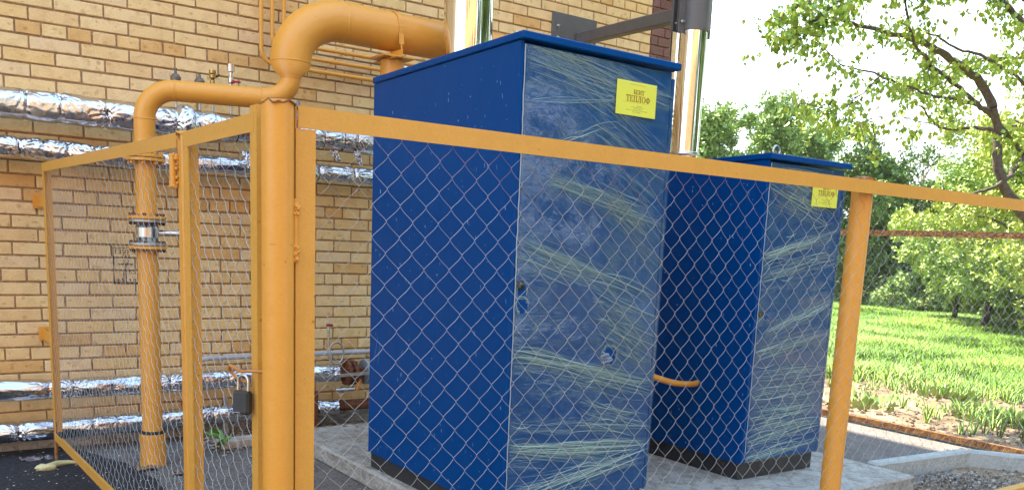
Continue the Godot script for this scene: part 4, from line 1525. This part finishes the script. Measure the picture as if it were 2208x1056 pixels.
# ---------------------------------------------------------------- litter
func blob(p: Vector3, s: Vector3, sd: int) -> G:
	var g := G.new()
	var nz := noise(1.6, 3, sd)
	var rings := 8
	var sides := 12
	for k in rings + 1:
		var a := PI * k / rings
		for q in sides + 1:
			var b := TAU * (q % sides) / sides
			var d := Vector3(sin(a) * cos(b), cos(a), sin(a) * sin(b))
			var r := 1.0 + 0.5 * nz.get_noise_3d(d.x, d.y, d.z)
			g.vert(p + d * s * r, (d / s).normalized())
	for k in rings:
		for q in sides:
			var a := k * (sides + 1) + q
			g.tri_i(a, a + 1, a + sides + 2); g.tri_i(a, a + sides + 2, a + sides + 1)
	return g

func build_litter() -> void:
	# hardened foam drips
	var g := blob(Vector3(-0.01, 0.018, 0.54), Vector3(0.055, 0.02, 0.03), 4)
	g.tube([Vector3(0.0, 0.02, 0.53), Vector3(0.05, 0.022, 0.49), Vector3(0.11, 0.016, 0.46), Vector3(0.16, 0.012, 0.47)], [0.016, 0.017, 0.013, 0.006], 10)
	tag(put("foam_drip", g, M.foam), "yellow hardened foam drip on the black asphalt by the fence foot", "foam")
	g = blob(Vector3(-0.33, 0.02, 0.27), Vector3(0.05, 0.03, 0.035), 7)
	tag(put("foam_drip", g, M.foam), "pale foam lump near the wall at the picture edge", "foam")
	for d in [[Vector3(-0.02, 0.012, 0.27), 0.075, 5, "torn scrap of foil lying left of the fence foot"], [Vector3(0.46, 0.016, 0.76), 0.06, 6, "crumpled foil scrap at the foot of the gas pipe"], [Vector3(0.60, 0.013, 0.93), 0.05, 9, "small foil scrap on the asphalt inside the fence"]]:
		g = G.new()
		var nz := noise(2.0, 3, d[2])
		var n := 9
		for j in n + 1:
			for i in n + 1:
				var u := float(i) / n - 0.5
				var w := float(j) / n - 0.5
				g.vert(d[0] + Vector3(u * d[1] * 2.2, 0.022 * nz.get_noise_2d(u * 2.0, w * 2.0), w * d[1]), Vector3(nz.get_noise_2d(u * 3.0, w * 3.0), 1.0, nz.get_noise_2d(w * 3.0, u * 3.0)).normalized())
		for j in n:
			for i in n:
				var a := j * (n + 1) + i
				g.tri_i(a, a + 1, a + n + 2); g.tri_i(a, a + n + 2, a + n + 1)
		tag(put("foil_scrap", g, M.foil), d[3], "foil scrap", "foil scraps on the ground")
	# broken board and thin stake behind the gate
	g = G.new()
	g.box(Vector3(1.10, 0.03, 0.42), Vector3(0.30, 0.05, 0.11), 0.006, Basis(Vector3.UP, 0.15))
	tag(put("concrete_offcut", g, M.plank), "pale broken kerb offcut lying behind the gate mesh", "rubble")
	g = G.new()
	g.box(Vector3(1.09, 0.14, 0.16), Vector3(0.03, 0.28, 0.02), 0.003)
	tag(put("stake", g, M.galv), "thin grey stake standing against the wall behind the gate", "stake")
	g = blob(Vector3(0.83, 0.03, 0.45), Vector3(0.04, 0.04, 0.03), 12)
	tag(put("plaster_lump", g, M.plank), "pinkish plaster lump beside the green weed", "rubble")
	# weed with broad leaves
	var w := thing("weed", "small broad leaved green weed behind the gate", "plant", Vector3(0.92, 0, 0.55))
	var stem := G.new()
	stem.tube([V, Vector3(0.01, 0.06, 0), Vector3(0.0, 0.1, 0.01)], 0.004, 6)
	put("stem", stem, M.bark, w)
	var lm := leaf_mesh()
	for k in 7:
		var l := put("leaf", lm, M.weed_leaf, w)
		var a := TAU * k / 7.0
		l.transform = Transform3D(Basis(Vector3.UP, a) * Basis(Vector3.RIGHT, 0.9 + 0.2 * (k % 3)) * Basis().scaled(Vector3.ONE * (0.075 + 0.01 * (k % 3))), Vector3(0, 0.05 + 0.012 * k, 0))
	# white specks of grit over the black asphalt, gravel heap at the slab, leaf litter at the wall foot
	var pm := pebble_mesh()
	var xf := []
	var cl := []
	for k in 520:
		var p := Vector3(rng.randf_range(-1.2, 0.55), 0.008, rng.randf_range(0.05, 2.6))
		var s := rng.randf_range(0.002, 0.0055)
		xf.append(Transform3D(Basis(Vector3.UP, rng.randf() * TAU).scaled(Vector3(s * rng.randf_range(0.8, 1.8), s * 0.6, s)), p))
		var t := rng.randf_range(0.35, 0.75)
		cl.append(Color(t, t * 0.97, t * 0.92))
	var o := scatter("grit", pm, M.stone, xf, cl)
	tag(stuff(o), "white grit scattered over the black asphalt left of the fence", "grit")
	xf = []; cl = []
	for k in 2600:
		var p := Vector3(rng.randf_range(0.45, 1.42), 0.004, rng.randf_range(0.1, 3.6))
		var s := rng.randf_range(0.0015, 0.005)
		xf.append(Transform3D(Basis(Vector3.UP, rng.randf() * TAU).scaled(Vector3(s * 1.5, s * 0.7, s)), p))
		var t := rng.randf_range(0.05, 0.42)
		cl.append(Color(t, t * 0.9, t * 0.8))
	for k in 1500:
		var p := Vector3(rng.randf_range(0.9, 2.3), 0.01, 0.06 + absf(rng.randfn(0, 0.25)))
		if p.x > 1.375 and p.z > 0.5: p.y = 0.102
		var s := rng.randf_range(0.004, 0.016)
		xf.append(Transform3D(Basis(Vector3.UP, rng.randf() * TAU) * Basis(Vector3.RIGHT, rng.randf_range(-0.4, 0.4)) * Basis().scaled(Vector3(s * 1.8, s * 0.35, s)), p))
		var t := rng.randf()
		cl.append(Color(0.30, 0.16, 0.07).lerp(Color(0.42, 0.37, 0.30), t) * rng.randf_range(0.4, 1.2))
	o = scatter("ground_litter", pm, M.stone, xf, cl)
	tag(stuff(o), "loose grit and dead leaves along the wall foot and slab edge", "litter")
	xf = []; cl = []
	for k in 1700:
		var c := Vector2(4.55 + rng.randfn(0, 0.28), 3.22 + rng.randfn(0, 0.2))
		if c.x < 4.17 or c.y < 3.0 or c.x > 5.6: continue
		var hh := 0.075 * exp(-pow((c.x - 4.42) / 0.22, 2.0) - pow((c.y - 3.12) / 0.2, 2.0))
		var s := 0.0035 + 0.011 * pow(rng.randf(), 2.0)
		xf.append(Transform3D(Basis(Vector3(rng.randf(), rng.randf(), 0.3).normalized(), rng.randf() * TAU).scaled(Vector3(s * rng.randf_range(0.9, 1.7), s * 0.7, s)), Vector3(c.x, 0.012 + hh * rng.randf(), c.y)))
		var t := rng.randf_range(0.14, 0.5)
		cl.append(Color(t, t * 0.96, t * 0.88) if rng.randf() < 0.5 else Color(0.16, 0.12, 0.08) * rng.randf_range(0.5, 1.4))
	o = scatter("gravel", pm, M.stone, xf, cl)
	tag(stuff(o), "grey and white gravel heaped between slab corner and kerbstone", "gravel")
	xf = []; cl = []
	for k in 4200:
		var p := Vector3(rng.randf_range(5.8, 9.4), 0.012, rng.randf_range(-3.5, 5.5))
		var s := 0.004 + 0.02 * pow(rng.randf(), 3.0) * (1.8 if rng.randf() < 0.06 else 1.0)
		xf.append(Transform3D(Basis(Vector3(rng.randf() - 0.5, 1, rng.randf() - 0.5).normalized(), rng.randf() * TAU).scaled(Vector3(s * 1.4, s * 0.7, s)), p))
		var t := rng.randf_range(0.6, 1.2)
		cl.append(Color(0.20, 0.145, 0.09) * t)
	o = scatter("earth_clods", pm, M.stone, xf, cl)
	tag(stuff(o), "dry earth clods and stones on the bare strip outside the back fence", "soil")

func pebble_mesh() -> ArrayMesh:
	var g := G.new()
	var P := []
	for d in [Vector3(1, 0, 0), Vector3(-1, 0.1, 0), Vector3(0.1, 0.9, 0), Vector3(0, -1, 0.1), Vector3(0, 0.1, 1), Vector3(0.1, 0, -0.9)]:
		P.append(d)
	for f in [[0, 2, 4], [4, 2, 1], [1, 2, 5], [5, 2, 0], [0, 3, 4], [4, 3, 1], [1, 3, 5], [5, 3, 0]]:
		g.face([P[f[0]], P[f[1]], P[f[2]]], (P[f[0]] + P[f[1]] + P[f[2]]).normalized())
	return g.mesh()

# ---------------------------------------------------------------- plants
# a leaf one unit long, folded along its rib; y is its length
func leaf_mesh() -> ArrayMesh:
	var g := G.new()
	var P := [Vector3(0, 0, 0), Vector3(-0.36, 0.32, 0.09), Vector3(-0.27, 0.68, 0.05), Vector3(0, 1.0, -0.12), Vector3(0.27, 0.68, 0.05), Vector3(0.36, 0.32, 0.09), Vector3(0, 0.45, -0.03)]
	for f in [[0, 1, 6], [1, 2, 6], [2, 3, 6], [3, 4, 6], [4, 5, 6], [5, 0, 6]]:
		var nn: Vector3 = (P[f[1]] - P[f[0]]).cross(P[f[2]] - P[f[0]]).normalized()
		if nn.z < 0: nn = -nn
		g.face([P[f[0]], P[f[1]], P[f[2]]], nn)
	return g.mesh()

# a sprig of five small leaves for crowns farther off
func sprig_mesh() -> ArrayMesh:
	var g := G.new()
	var q := RandomNumberGenerator.new()
	q.seed = 12
	for k in 6:
		var bs := Basis(Vector3.UP, TAU * k / 6.0 + q.randf()) * Basis(Vector3.RIGHT, q.randf_range(0.4, 1.7))
		var o := Vector3(q.randf_range(-0.3, 0.3), q.randf_range(-0.3, 0.3), q.randf_range(-0.3, 0.3))
		var P := [V, Vector3(-0.3, 0.4, 0.06), Vector3(0, 0.85, -0.06), Vector3(0.3, 0.4, 0.06)]
		for f in [[0, 1, 2], [0, 2, 3]]:
			g.face([o + bs * P[f[0]], o + bs * P[f[1]], o + bs * P[f[2]]], bs * Vector3(-0.2 if f[1] == 1 else 0.2, 0, 1).normalized())
	return g.mesh()

func limb(g: G, pts: Array, r0: float, r1: float, sd: int) -> Array:
	var q := RandomNumberGenerator.new()
	q.seed = sd
	var smooth := []
	var c := Curve3D.new()
	for i in pts.size():
		var t: Vector3 = (pts[mini(i + 1, pts.size() - 1)] - pts[maxi(i - 1, 0)]) * 0.2
		c.add_point(pts[i], -t, t)
	var L := c.get_baked_length()
	var n := maxi(4, int(L / 0.07))
	var rr := []
	for i in n + 1:
		var t := float(i) / n
		smooth.append(c.sample_baked(L * t) + Vector3(q.randfn(0, 0.006), q.randfn(0, 0.006), q.randfn(0, 0.006)))
		rr.append(lerpf(r0, r1, pow(t, 0.8)) * q.randf_range(0.92, 1.1))
	g.tube(smooth, rr, 9)
	return smooth

func build_trees() -> void:
	var lm := leaf_mesh()
	var sp := sprig_mesh()
	# the near tree at the right: limbs run to the left over the yard
	var o := thing("maple_tree", "leaning tree at the right with bare lower limbs reaching over the fence", "tree", Vector3(9.9, 0, 1.66))
	var b := o.position
	var limbs := [
		["trunk", 0.085, 0.058, [Vector3(9.92, -0.05, 1.66), Vector3(9.17, 1.39, 1.41), Vector3(8.88, 1.89, 1.22), Vector3(8.66, 2.10, 1.14), Vector3(8.62, 2.42, 1.04), Vector3(8.65, 2.61, 1.02), Vector3(8.52, 2.86, 1.00)]],
		["limb", 0.075, 0.018, [Vector3(8.52, 2.86, 1.0), Vector3(8.48, 3.02, 0.93), Vector3(8.23, 3.20, 0.84), Vector3(7.93, 3.33, 0.72), Vector3(7.55, 3.39, 0.67), Vector3(7.09, 3.41, 0.59), Vector3(6.80, 3.45, 0.49), Vector3(6.50, 3.47, 0.40)]],
		["limb", 0.045, 0.012, [Vector3(8.57, 2.79, 0.98), Vector3(8.18, 2.86, 1.00), Vector3(7.86, 2.95, 1.00), Vector3(7.46, 3.12, 0.92), Vector3(7.15, 3.25, 0.92), Vector3(7.02, 3.39, 0.92), Vector3(6.92, 3.55, 0.94), Vector3(6.8, 3.8, 0.9)]],
		["limb", 0.03, 0.006, [Vector3(8.19, 2.84, 1.01), Vector3(7.78, 2.86, 0.96), Vector3(7.41, 2.85, 0.94), Vector3(7.11, 2.92, 0.84), Vector3(6.75, 2.95, 0.82), Vector3(6.41, 3.00, 0.69), Vector3(6.23, 3.08, 0.67), Vector3(6.08, 3.14, 0.67)]],
		["limb", 0.06, 0.012, [Vector3(9.17, 1.39, 1.41), Vector3(9.6, 2.2, 1.5), Vector3(9.32, 2.80, 1.21), Vector3(8.89, 3.13, 1.08), Vector3(8.54, 3.21, 1.06), Vector3(8.16, 3.29, 1.02), Vector3(7.86, 3.32, 0.92), Vector3(7.51, 3.39, 0.90), Vector3(7.31, 3.37, 0.88)]],
		["limb", 0.06, 0.03, [Vector3(9.6, 2.2, 1.5), Vector3(9.5, 2.9, 1.4), Vector3(9.22, 3.37, 1.26), Vector3(8.72, 3.69, 1.08), Vector3(8.36, 3.83, 1.04), Vector3(8.14, 4.01, 0.97), Vector3(7.6, 4.3, 0.9)]],
		["limb", 0.034, 0.010, [Vector3(8.62, 2.64, 0.99), Vector3(8.39, 2.66, 0.94), Vector3(8.19, 2.62, 0.93), Vector3(7.89, 2.61, 0.84), Vector3(7.70, 2.70, 0.81), Vector3(7.54, 2.79, 0.80)]],
		["limb", 0.05, 0.016, [Vector3(9.38, 2.67, 1.16), Vector3(9.05, 2.41, 1.10), Vector3(8.86, 2.27, 1.12), Vector3(8.64, 2.15, 1.15), Vector3(8.42, 2.05, 1.10), Vector3(8.16, 1.96, 1.06), Vector3(7.91, 1.83, 1.03)]],
		["limb", 0.05, 0.02, [Vector3(8.64, 2.70, 1.01), Vector3(8.87, 2.58, 1.06), Vector3(9.06, 2.46, 1.10), Vector3(9.32, 2.39, 1.18)]],
		["limb", 0.03, 0.006, [Vector3(9.22, 3.37, 1.26), Vector3(8.81, 3.81, 1.12), Vector3(8.11, 4.05, 0.94), Vector3(7.31, 3.89, 0.77), Vector3(6.70, 3.72, 0.62), Vector3(6.18, 3.54, 0.53), Vector3(5.89, 3.39, 0.48), Vector3(5.68, 3.22, 0.49)]],
		["limb", 0.012, 0.004, [Vector3(6.70, 3.72, 0.62), Vector3(6.40, 3.52, 0.57), Vector3(6.17, 3.36, 0.56), Vector3(6.03, 3.28, 0.48), Vector3(5.74, 3.14, 0.42)]],
		["limb", 0.012, 0.004, [Vector3(6.79, 2.95, 0.85), Vector3(6.55, 2.76, 0.84), Vector3(6.34, 2.61, 0.72), Vector3(6.09, 2.62, 0.66), Vector3(5.84, 2.61, 0.61)]],
		["limb", 0.010, 0.003, [Vector3(7.89, 2.61, 0.84), Vector3(7.65, 2.64, 0.78), Vector3(7.14, 2.65, 0.66), Vector3(6.82, 2.47, 0.60), Vector3(6.67, 2.39, 0.64)]],
		["limb", 0.03, 0.008, [Vector3(8.14, 4.01, 0.97), Vector3(7.5, 4.0, 1.3), Vector3(7.0, 3.8, 1.2), Vector3(6.5, 3.7, 1.0)]],
		["limb", 0.03, 0.010, [Vector3(9.22, 3.37, 1.26), Vector3(9.3, 3.5, 0.6), Vector3(9.1, 3.4, 0.1), Vector3(8.7, 3.2, -0.2)]]]
	var lv := []
	var tw := G.new()
	var dens := [0, 30, 26, 26, 30, 60, 5, 4, 24, 95, 40, 22, 14, 80, 60]
	var q := RandomNumberGenerator.new()
	q.seed = 404
	for k in limbs.size():
		var d: Array = limbs[k]
		var pts := []
		for p in d[3]:
			pts.append(p - b)
		var g := G.new()
		var path := limb(g, pts, d[1] * (1.0 if k == 0 else 0.66), d[2] * 0.66, 70 + k)
		put(d[0], g, M.bark, o)
		var clusters: int = dens[k]
		for c in clusters:
			var t := q.randf_range(0.25, 1.0)
			var s: Vector3 = path[int(t * (path.size() - 1))]
			var dir := Vector3(q.randfn(-0.2, 0.8), q.randfn(-0.1, 0.5), q.randfn(0.0, 0.7)).normalized()
			var ln := q.randf_range(0.10, 0.38)
			var e := s + dir * ln + Vector3(0, -0.10 * ln, 0)
			tw.tube([s, s.lerp(e, 0.5) + Vector3(0, 0.015, 0), e], [0.004, 0.003, 0.0015], 5, false)
			for i in q.randi_range(8, 20):
				var p := s.lerp(e, pow(q.randf(), 0.6)) + Vector3(q.randfn(0, 0.03), q.randfn(-0.03, 0.035), q.randfn(0, 0.03))
				var bs := Basis(Vector3.UP, q.randf() * TAU) * Basis(Vector3.RIGHT, PI - q.randf_range(-0.2, 1.1)) * Basis(Vector3.UP, q.randf_range(-0.8, 0.8))
				lv.append([Transform3D(bs.scaled(Vector3.ONE * q.randf_range(0.034, 0.072)), p), q.randf()])
	stuff(put("twigs", tw, M.bark, o))
	lv.sort_custom(func(a, c): return nearness(a[0].origin + b) + (0.0 if in_view(a[0].origin + b, 0.0) else 30.0) < nearness(c[0].origin + b) + (0.0 if in_view(c[0].origin + b, 0.0) else 30.0))
	var tint := func(t: float) -> Color:
		return Color(0.17, 0.30, 0.03).lerp(Color(0.40, 0.52, 0.07), t)
	var lmats := []
	for k in 5:
		var m: StandardMaterial3D = M.leaf.duplicate()
		m.vertex_color_use_as_albedo = false
		m.albedo_color = tint.call(k / 4.0).linear_to_srgb()
		lmats.append(m)
	var xf := []
	var cl := []
	for i in lv.size():
		if i < 300:
			var l := put("leaf", lm, lmats[int(lv[i][1] * 4.99)], o)
			l.transform = lv[i][0]
		else:
			xf.append(lv[i][0]); cl.append(tint.call(lv[i][1]))
	stuff(scatter("foliage", lm, M.leaf, xf, cl, o))

	# trees and bushes across the grass: [name, label, category, foot, height, crown bottom, crown radius, sprigs, size, dark, light, spread]
	var dk := Color(0.07, 0.13, 0.03)
	var md := Color(0.17, 0.27, 0.05)
	var lt := Color(0.34, 0.46, 0.11)
	var yl := Color(0.46, 0.50, 0.10)
	var list := [
		["far_tree", "round green tree directly behind the slim chimney across the grass", "tree", Vector3(19.4, 0, -13.2), 5.5, 1.5, 2.1, 9000, 0.115, md, lt],
		["far_tree", "bright green tree seen above the shorter cabinet lid", "tree", Vector3(21.3, 0, -12.4), 5.7, 1.3, 2.0, 9000, 0.115, md, lt],
		["far_tree", "green tree right of the lifting ring, thinning to the right", "tree", Vector3(23.5, 0, -12.6), 5.6, 1.3, 2.0, 8000, 0.115, md, lt],
		["far_tree", "tall slender pale green tree peeking out beside the chimney", "tree", Vector3(18.2, 0, -14.6), 7.4, 2.2, 1.3, 2600, 0.11, md, lt],
		["far_tree", "dark green spreading tree behind the front fence post", "tree", Vector3(21.4, 0, -8.9), 4.3, 0.5, 2.0, 12000, 0.105, dk, md],
		["far_tree", "dark green tree with low boughs right of the front fence post", "tree", Vector3(23.6, 0, -7.6), 3.9, 0.35, 1.9, 10000, 0.105, dk, md],
		["bare_tree", "pale half bare tree far behind the grass", "tree", Vector3(38.5, 0, -17.4), 6.6, 2.0, 3.0, 900, 0.13, Color(0.35, 0.33, 0.26), Color(0.5, 0.47, 0.36)],
		["leafy_tree", "yellow green tree filling the right edge behind the leaning trunk", "tree", Vector3(14.6, 0, -1.0), 5.2, 0.3, 2.1, 15000, 0.075, lt, yl],
		["leafy_tree", "bright green tree behind the bare lower limb", "tree", Vector3(16.8, 0, -2.9), 3.9, 0.25, 1.7, 11000, 0.075, md, lt],
		["leafy_tree", "yellowish young tree left of the leaning trunk above the back rail", "tree", Vector3(18.3, 0, -4.3), 3.1, 0.2, 1.3, 8000, 0.075, lt, yl],
		["leafy_tree", "tall green tree beyond the right edge of the picture", "tree", Vector3(17.0, 0, 1.4), 6.2, 0.8, 2.4, 9000, 0.09, md, yl],
		["bush", "low round bush under the dark tree at the grass edge", "bush", Vector3(19.8, 0, -6.3), 1.0, 0.0, 0.9, 3500, 0.06, dk, lt],
		["bush", "low bush right of the round bush at the grass edge", "bush", Vector3(20.3, 0, -4.9), 1.2, 0.0, 1.0, 3800, 0.06, md, lt],
		["bush", "leafy bush at the grass edge below the yellowish tree", "bush", Vector3(18.6, 0, -3.2), 1.1, 0.0, 1.0, 3800, 0.06, md, yl],
		["bush", "wide bush at the right end of the grass edge", "bush", Vector3(17.8, 0, -1.2), 1.3, 0.0, 1.2, 4500, 0.06, md, yl],
		["bush", "dark low hedge bush beside the far footpath", "bush", Vector3(21.6, 0, -9.4), 0.5, 0.0, 1.1, 2600, 0.06, dk, md],
		["yard_tree", "green tree behind the camera mirrored in the chimneys", "tree", Vector3(12.5, 0, 12.0), 12.0, 2.0, 4.5, 9000, 0.2, dk, md],
		["yard_tree", "second green tree behind the camera mirrored in the chimneys", "tree", Vector3(16.5, 0, 6.5), 12.5, 2.0, 4.5, 9000, 0.2, dk, md],
		["yard_tree", "green tree beyond the right corner of the yard, mirrored in the film", "tree", Vector3(10.0, 0, 9.0), 8.5, 0.6, 3.4, 8000, 0.2, dk, md],
		["yard_tree", "broad green tree farthest along the yard road, mirrored in the film", "tree", Vector3(19.5, 0, 11.5), 11.5, 0.6, 4.5, 8000, 0.22, dk, md],
		["yard_tree", "low branched green tree between two taller ones behind the camera", "tree", Vector3(13.6, 0, 8.6), 9.5, 0.5, 3.6, 8000, 0.2, dk, md],
		["yard_tree", "third green tree behind the camera mirrored in the chimneys", "tree", Vector3(7.0, 0, 17.0), 11.0, 2.0, 3.6, 8000, 0.2, dk, md]]
	for i in list.size():
		grow(list[i], sp, 900 + i * 13)
	# woods closing the view
	var wf := []
	var wc := []
	q.seed = 808
	for k in 26000:
		var t := q.randf()
		var p := Vector3(lerpf(20.0, 62.0, t), 0.0, lerpf(-30.0, 2.0, t)) + Vector3(q.randfn(0, 1.6), 0, q.randfn(0, 1.6))
		var top := 2.0 + 0.8 * sin(t * 31.0) + 0.7 * sin(t * 77.0 + 1.0)
		p.y = top * pow(q.randf(), 0.8)
		wf.append(Transform3D(Basis(Vector3(q.randfn(), q.randfn(), q.randfn()).normalized(), q.randf() * TAU).scaled(Vector3.ONE * q.randf_range(0.18, 0.34)), p))
		wc.append(dk.lerp(lt, q.randf()))
	var wood := scatter("distant_woods", sp, M.leaf, wf, wc)
	tag(stuff(wood), "distant belt of woods behind the grass", "woods")

func grow(d: Array, sp: ArrayMesh, sd: int) -> void:
	var q := RandomNumberGenerator.new()
	q.seed = sd
	var o := thing(d[0], d[1], d[2], d[3], {"far_tree": "trees across the grass", "leafy_tree": "leafy trees at the right", "bush": "bushes along the grass edge", "yard_tree": "trees behind the camera"}.get(d[0], ""))
	var h: float = d[4]
	var lo: float = d[5]
	var R: float = d[6]
	var g := G.new()
	var tips := []
	var lean := Vector3(q.randfn(0, 0.15), 0, q.randfn(0, 0.15))
	if d[2] == "tree":
		limb(g, [Vector3(0, -0.05, 0), lean * 0.5 + Vector3(0, h * 0.3, 0), lean + Vector3(0, h * 0.6, 0), lean * 1.3 + Vector3(0, h * 0.9, 0)], 0.035 * h * 0.6, 0.02, sd)
		put("trunk", g, M.bark, o)
		g = G.new()
	var nl := 16 if d[2] == "tree" else 8
	for k in nl:
		var a := TAU * k / nl * 2.4 + q.randf() * 0.6
		var t := (k + 0.5) / nl
		var y0 := lerpf(lo * 0.8 + 0.1, h * 0.8, t)
		var prof := sin(PI * clampf(0.18 + 0.72 * t, 0.0, 1.0))
		var ln := R * prof * q.randf_range(0.7, 1.15)
		var s := lean * t + Vector3(0, y0, 0)
		var e := s + Vector3(cos(a) * ln, q.randf_range(0.1, 0.28) * h * (0.7 if d[2] == "tree" else 0.4), sin(a) * ln)
		e.y = minf(e.y, h)
		limb(g, [s, s.lerp(e, 0.5) + Vector3(0, 0.06 * h, 0), e], 0.012 * h * 0.6, 0.008, sd + k)
		tips.append([s, e])
	tips.append([lean + Vector3(0, h * 0.6, 0), lean * 1.4 + Vector3(0, h, 0)])
	put("limbs", g, M.bark, o)
	# leaf clumps ride on the limbs; each has its own size and gaps lie between them
	var clumps := []
	for t in tips:
		var m := 7 if d[2] == "tree" else 5
		for k in m:
			var f := lerpf(0.25, 1.05, float(k) / (m - 1))
			clumps.append([t[0].lerp(t[1], f) + Vector3(q.randfn(0, 0.2), q.randfn(0, 0.14), q.randfn(0, 0.2)) * R * 0.55, q.randf_range(0.10, 0.26) * R])
	var xf := []
	var cl := []
	var n: int = int(d[7] * 0.7)
	for k in n:
		var c: Array = clumps[q.randi() % clumps.size()]
		var v: Vector3 = Vector3(q.randfn(), q.randfn(), q.randfn()).normalized() * float(c[1]) * pow(q.randf(), 0.45)
		var p: Vector3 = c[0] + v
		if p.y < 0.02: p.y = q.randf() * 0.2
		xf.append(Transform3D(Basis(Vector3(q.randfn(), q.randfn(), q.randfn()).normalized(), q.randf() * TAU).scaled(Vector3.ONE * d[8] * q.randf_range(0.7, 1.35)), p))
		cl.append(d[9].lerp(d[10], q.randf()))
	var f := scatter("crown", sp, M.leaf, xf, cl, o)
	stuff(f)

func build_grass() -> void:
	var g := G.new()
	var q := RandomNumberGenerator.new()
	q.seed = 99
	# a tuft of seven bent blades, one unit tall
	for k in 7:
		var a := TAU * k / 7.0 + q.randf()
		var d := Vector3(cos(a), 0, sin(a))
		var s := d.cross(Vector3.UP) * 0.022
		var o := d * 0.1 * q.randf()
		var m := o + d * 0.14 + Vector3(0, 0.55, 0)
		var e := o + d * q.randf_range(0.3, 0.6) + Vector3(0, q.randf_range(0.75, 1.0), 0)
		var nn := (d * -0.5 + Vector3.UP).normalized()
		g.quad(o - s, o + s, m + s * 0.8, m - s * 0.8, nn)
		g.face([m - s * 0.8, m + s * 0.8, e], nn)
	var tuft := g.mesh()
	var xf := []
	var cl := []
	var nz := noise(0.45, 3, 5)
	var tries := 0
	while xf.size() < 90000 and tries < 500000:
		tries += 1
		var t := pow(q.randf(), 0.7)
		var p := Vector3(lerpf(6.0, 30.0, t), 0.0, q.randf_range(-12.0, 4.5))
		if not in_view(p, 0.05): continue
		var nv := nz.get_noise_2d(p.x, p.z)
		var edge := 7.9 + 1.6 * nz.get_noise_2d(p.z * 2.0, 8.0) + maxf(0.0, p.z) * 0.25
		if p.x < edge and (q.randf() > 0.55 or nz.get_noise_2d(p.x * 5.0, p.z * 5.0) < 0.0): continue
		if p.x < edge + 0.8 and q.randf() > 0.5: continue
		if nv < -0.16 and q.randf() < 0.75: continue
		var dist := nearness(p)
		var s := q.randf_range(0.08, 0.19) * (1.0 + 0.5 * nv)
		xf.append(Transform3D(Basis(Vector3.UP, q.randf() * TAU).scaled(Vector3(s * 1.3 * (1.0 + dist * 0.03), s, s * 1.3 * (1.0 + dist * 0.03))), p))
		cl.append(Color(0.12, 0.25, 0.025).lerp(Color(0.26, 0.39, 0.06), clampf(q.randf() * 0.7 + nv * 0.8, 0.0, 1.0)))
	var o := scatter("grass", tuft, M.leaf, xf, cl)
	tag(stuff(o), "sunlit long grass between the bare earth and the trees", "grass")
	# broad leaved weeds on the bare earth
	var lm := leaf_mesh()
	var spots := [[Vector3(6.55, 0, 1.25), 0.20, "broad leaved weed by the back fence near the front post"], [Vector3(7.05, 0, 2.05), 0.24, "leafy weed clump on the bare earth, middle of the strip"], [Vector3(6.9, 0, 2.5), 0.26, "largest leafy weed clump on the bare earth outside the back fence"], [Vector3(7.5, 0, 2.75), 0.22, "weed clump on the bare earth nearest the picture's right edge"], [Vector3(7.9, 0, 1.2), 0.20, "weed tuft at the border of bare earth and grass"], [Vector3(6.05, 0, 0.75), 0.2, "weed clump close behind the shorter cabinet by the back fence"]]
	for i in spots.size():
		var w := thing("weed", spots[i][2], "plant", spots[i][0], "weeds on the bare earth")
		var lx := []
		var lc := []
		for k in 110:
			var a := q.randf() * TAU
			var rr := pow(q.randf(), 0.7) * 0.34
			var s: float = spots[i][1] * q.randf_range(0.15, 0.5)
			lx.append(Transform3D(Basis(Vector3.UP, a) * Basis(Vector3.RIGHT, q.randf_range(0.2, 1.2)) * Basis().scaled(Vector3.ONE * s), Vector3(sin(a) * rr, q.randf() * 0.05, cos(a) * rr)))
			lc.append(Color(0.14, 0.25, 0.035).lerp(Color(0.28, 0.36, 0.08), q.randf()))
		stuff(scatter("foliage", lm, M.leaf, lx, lc, w))
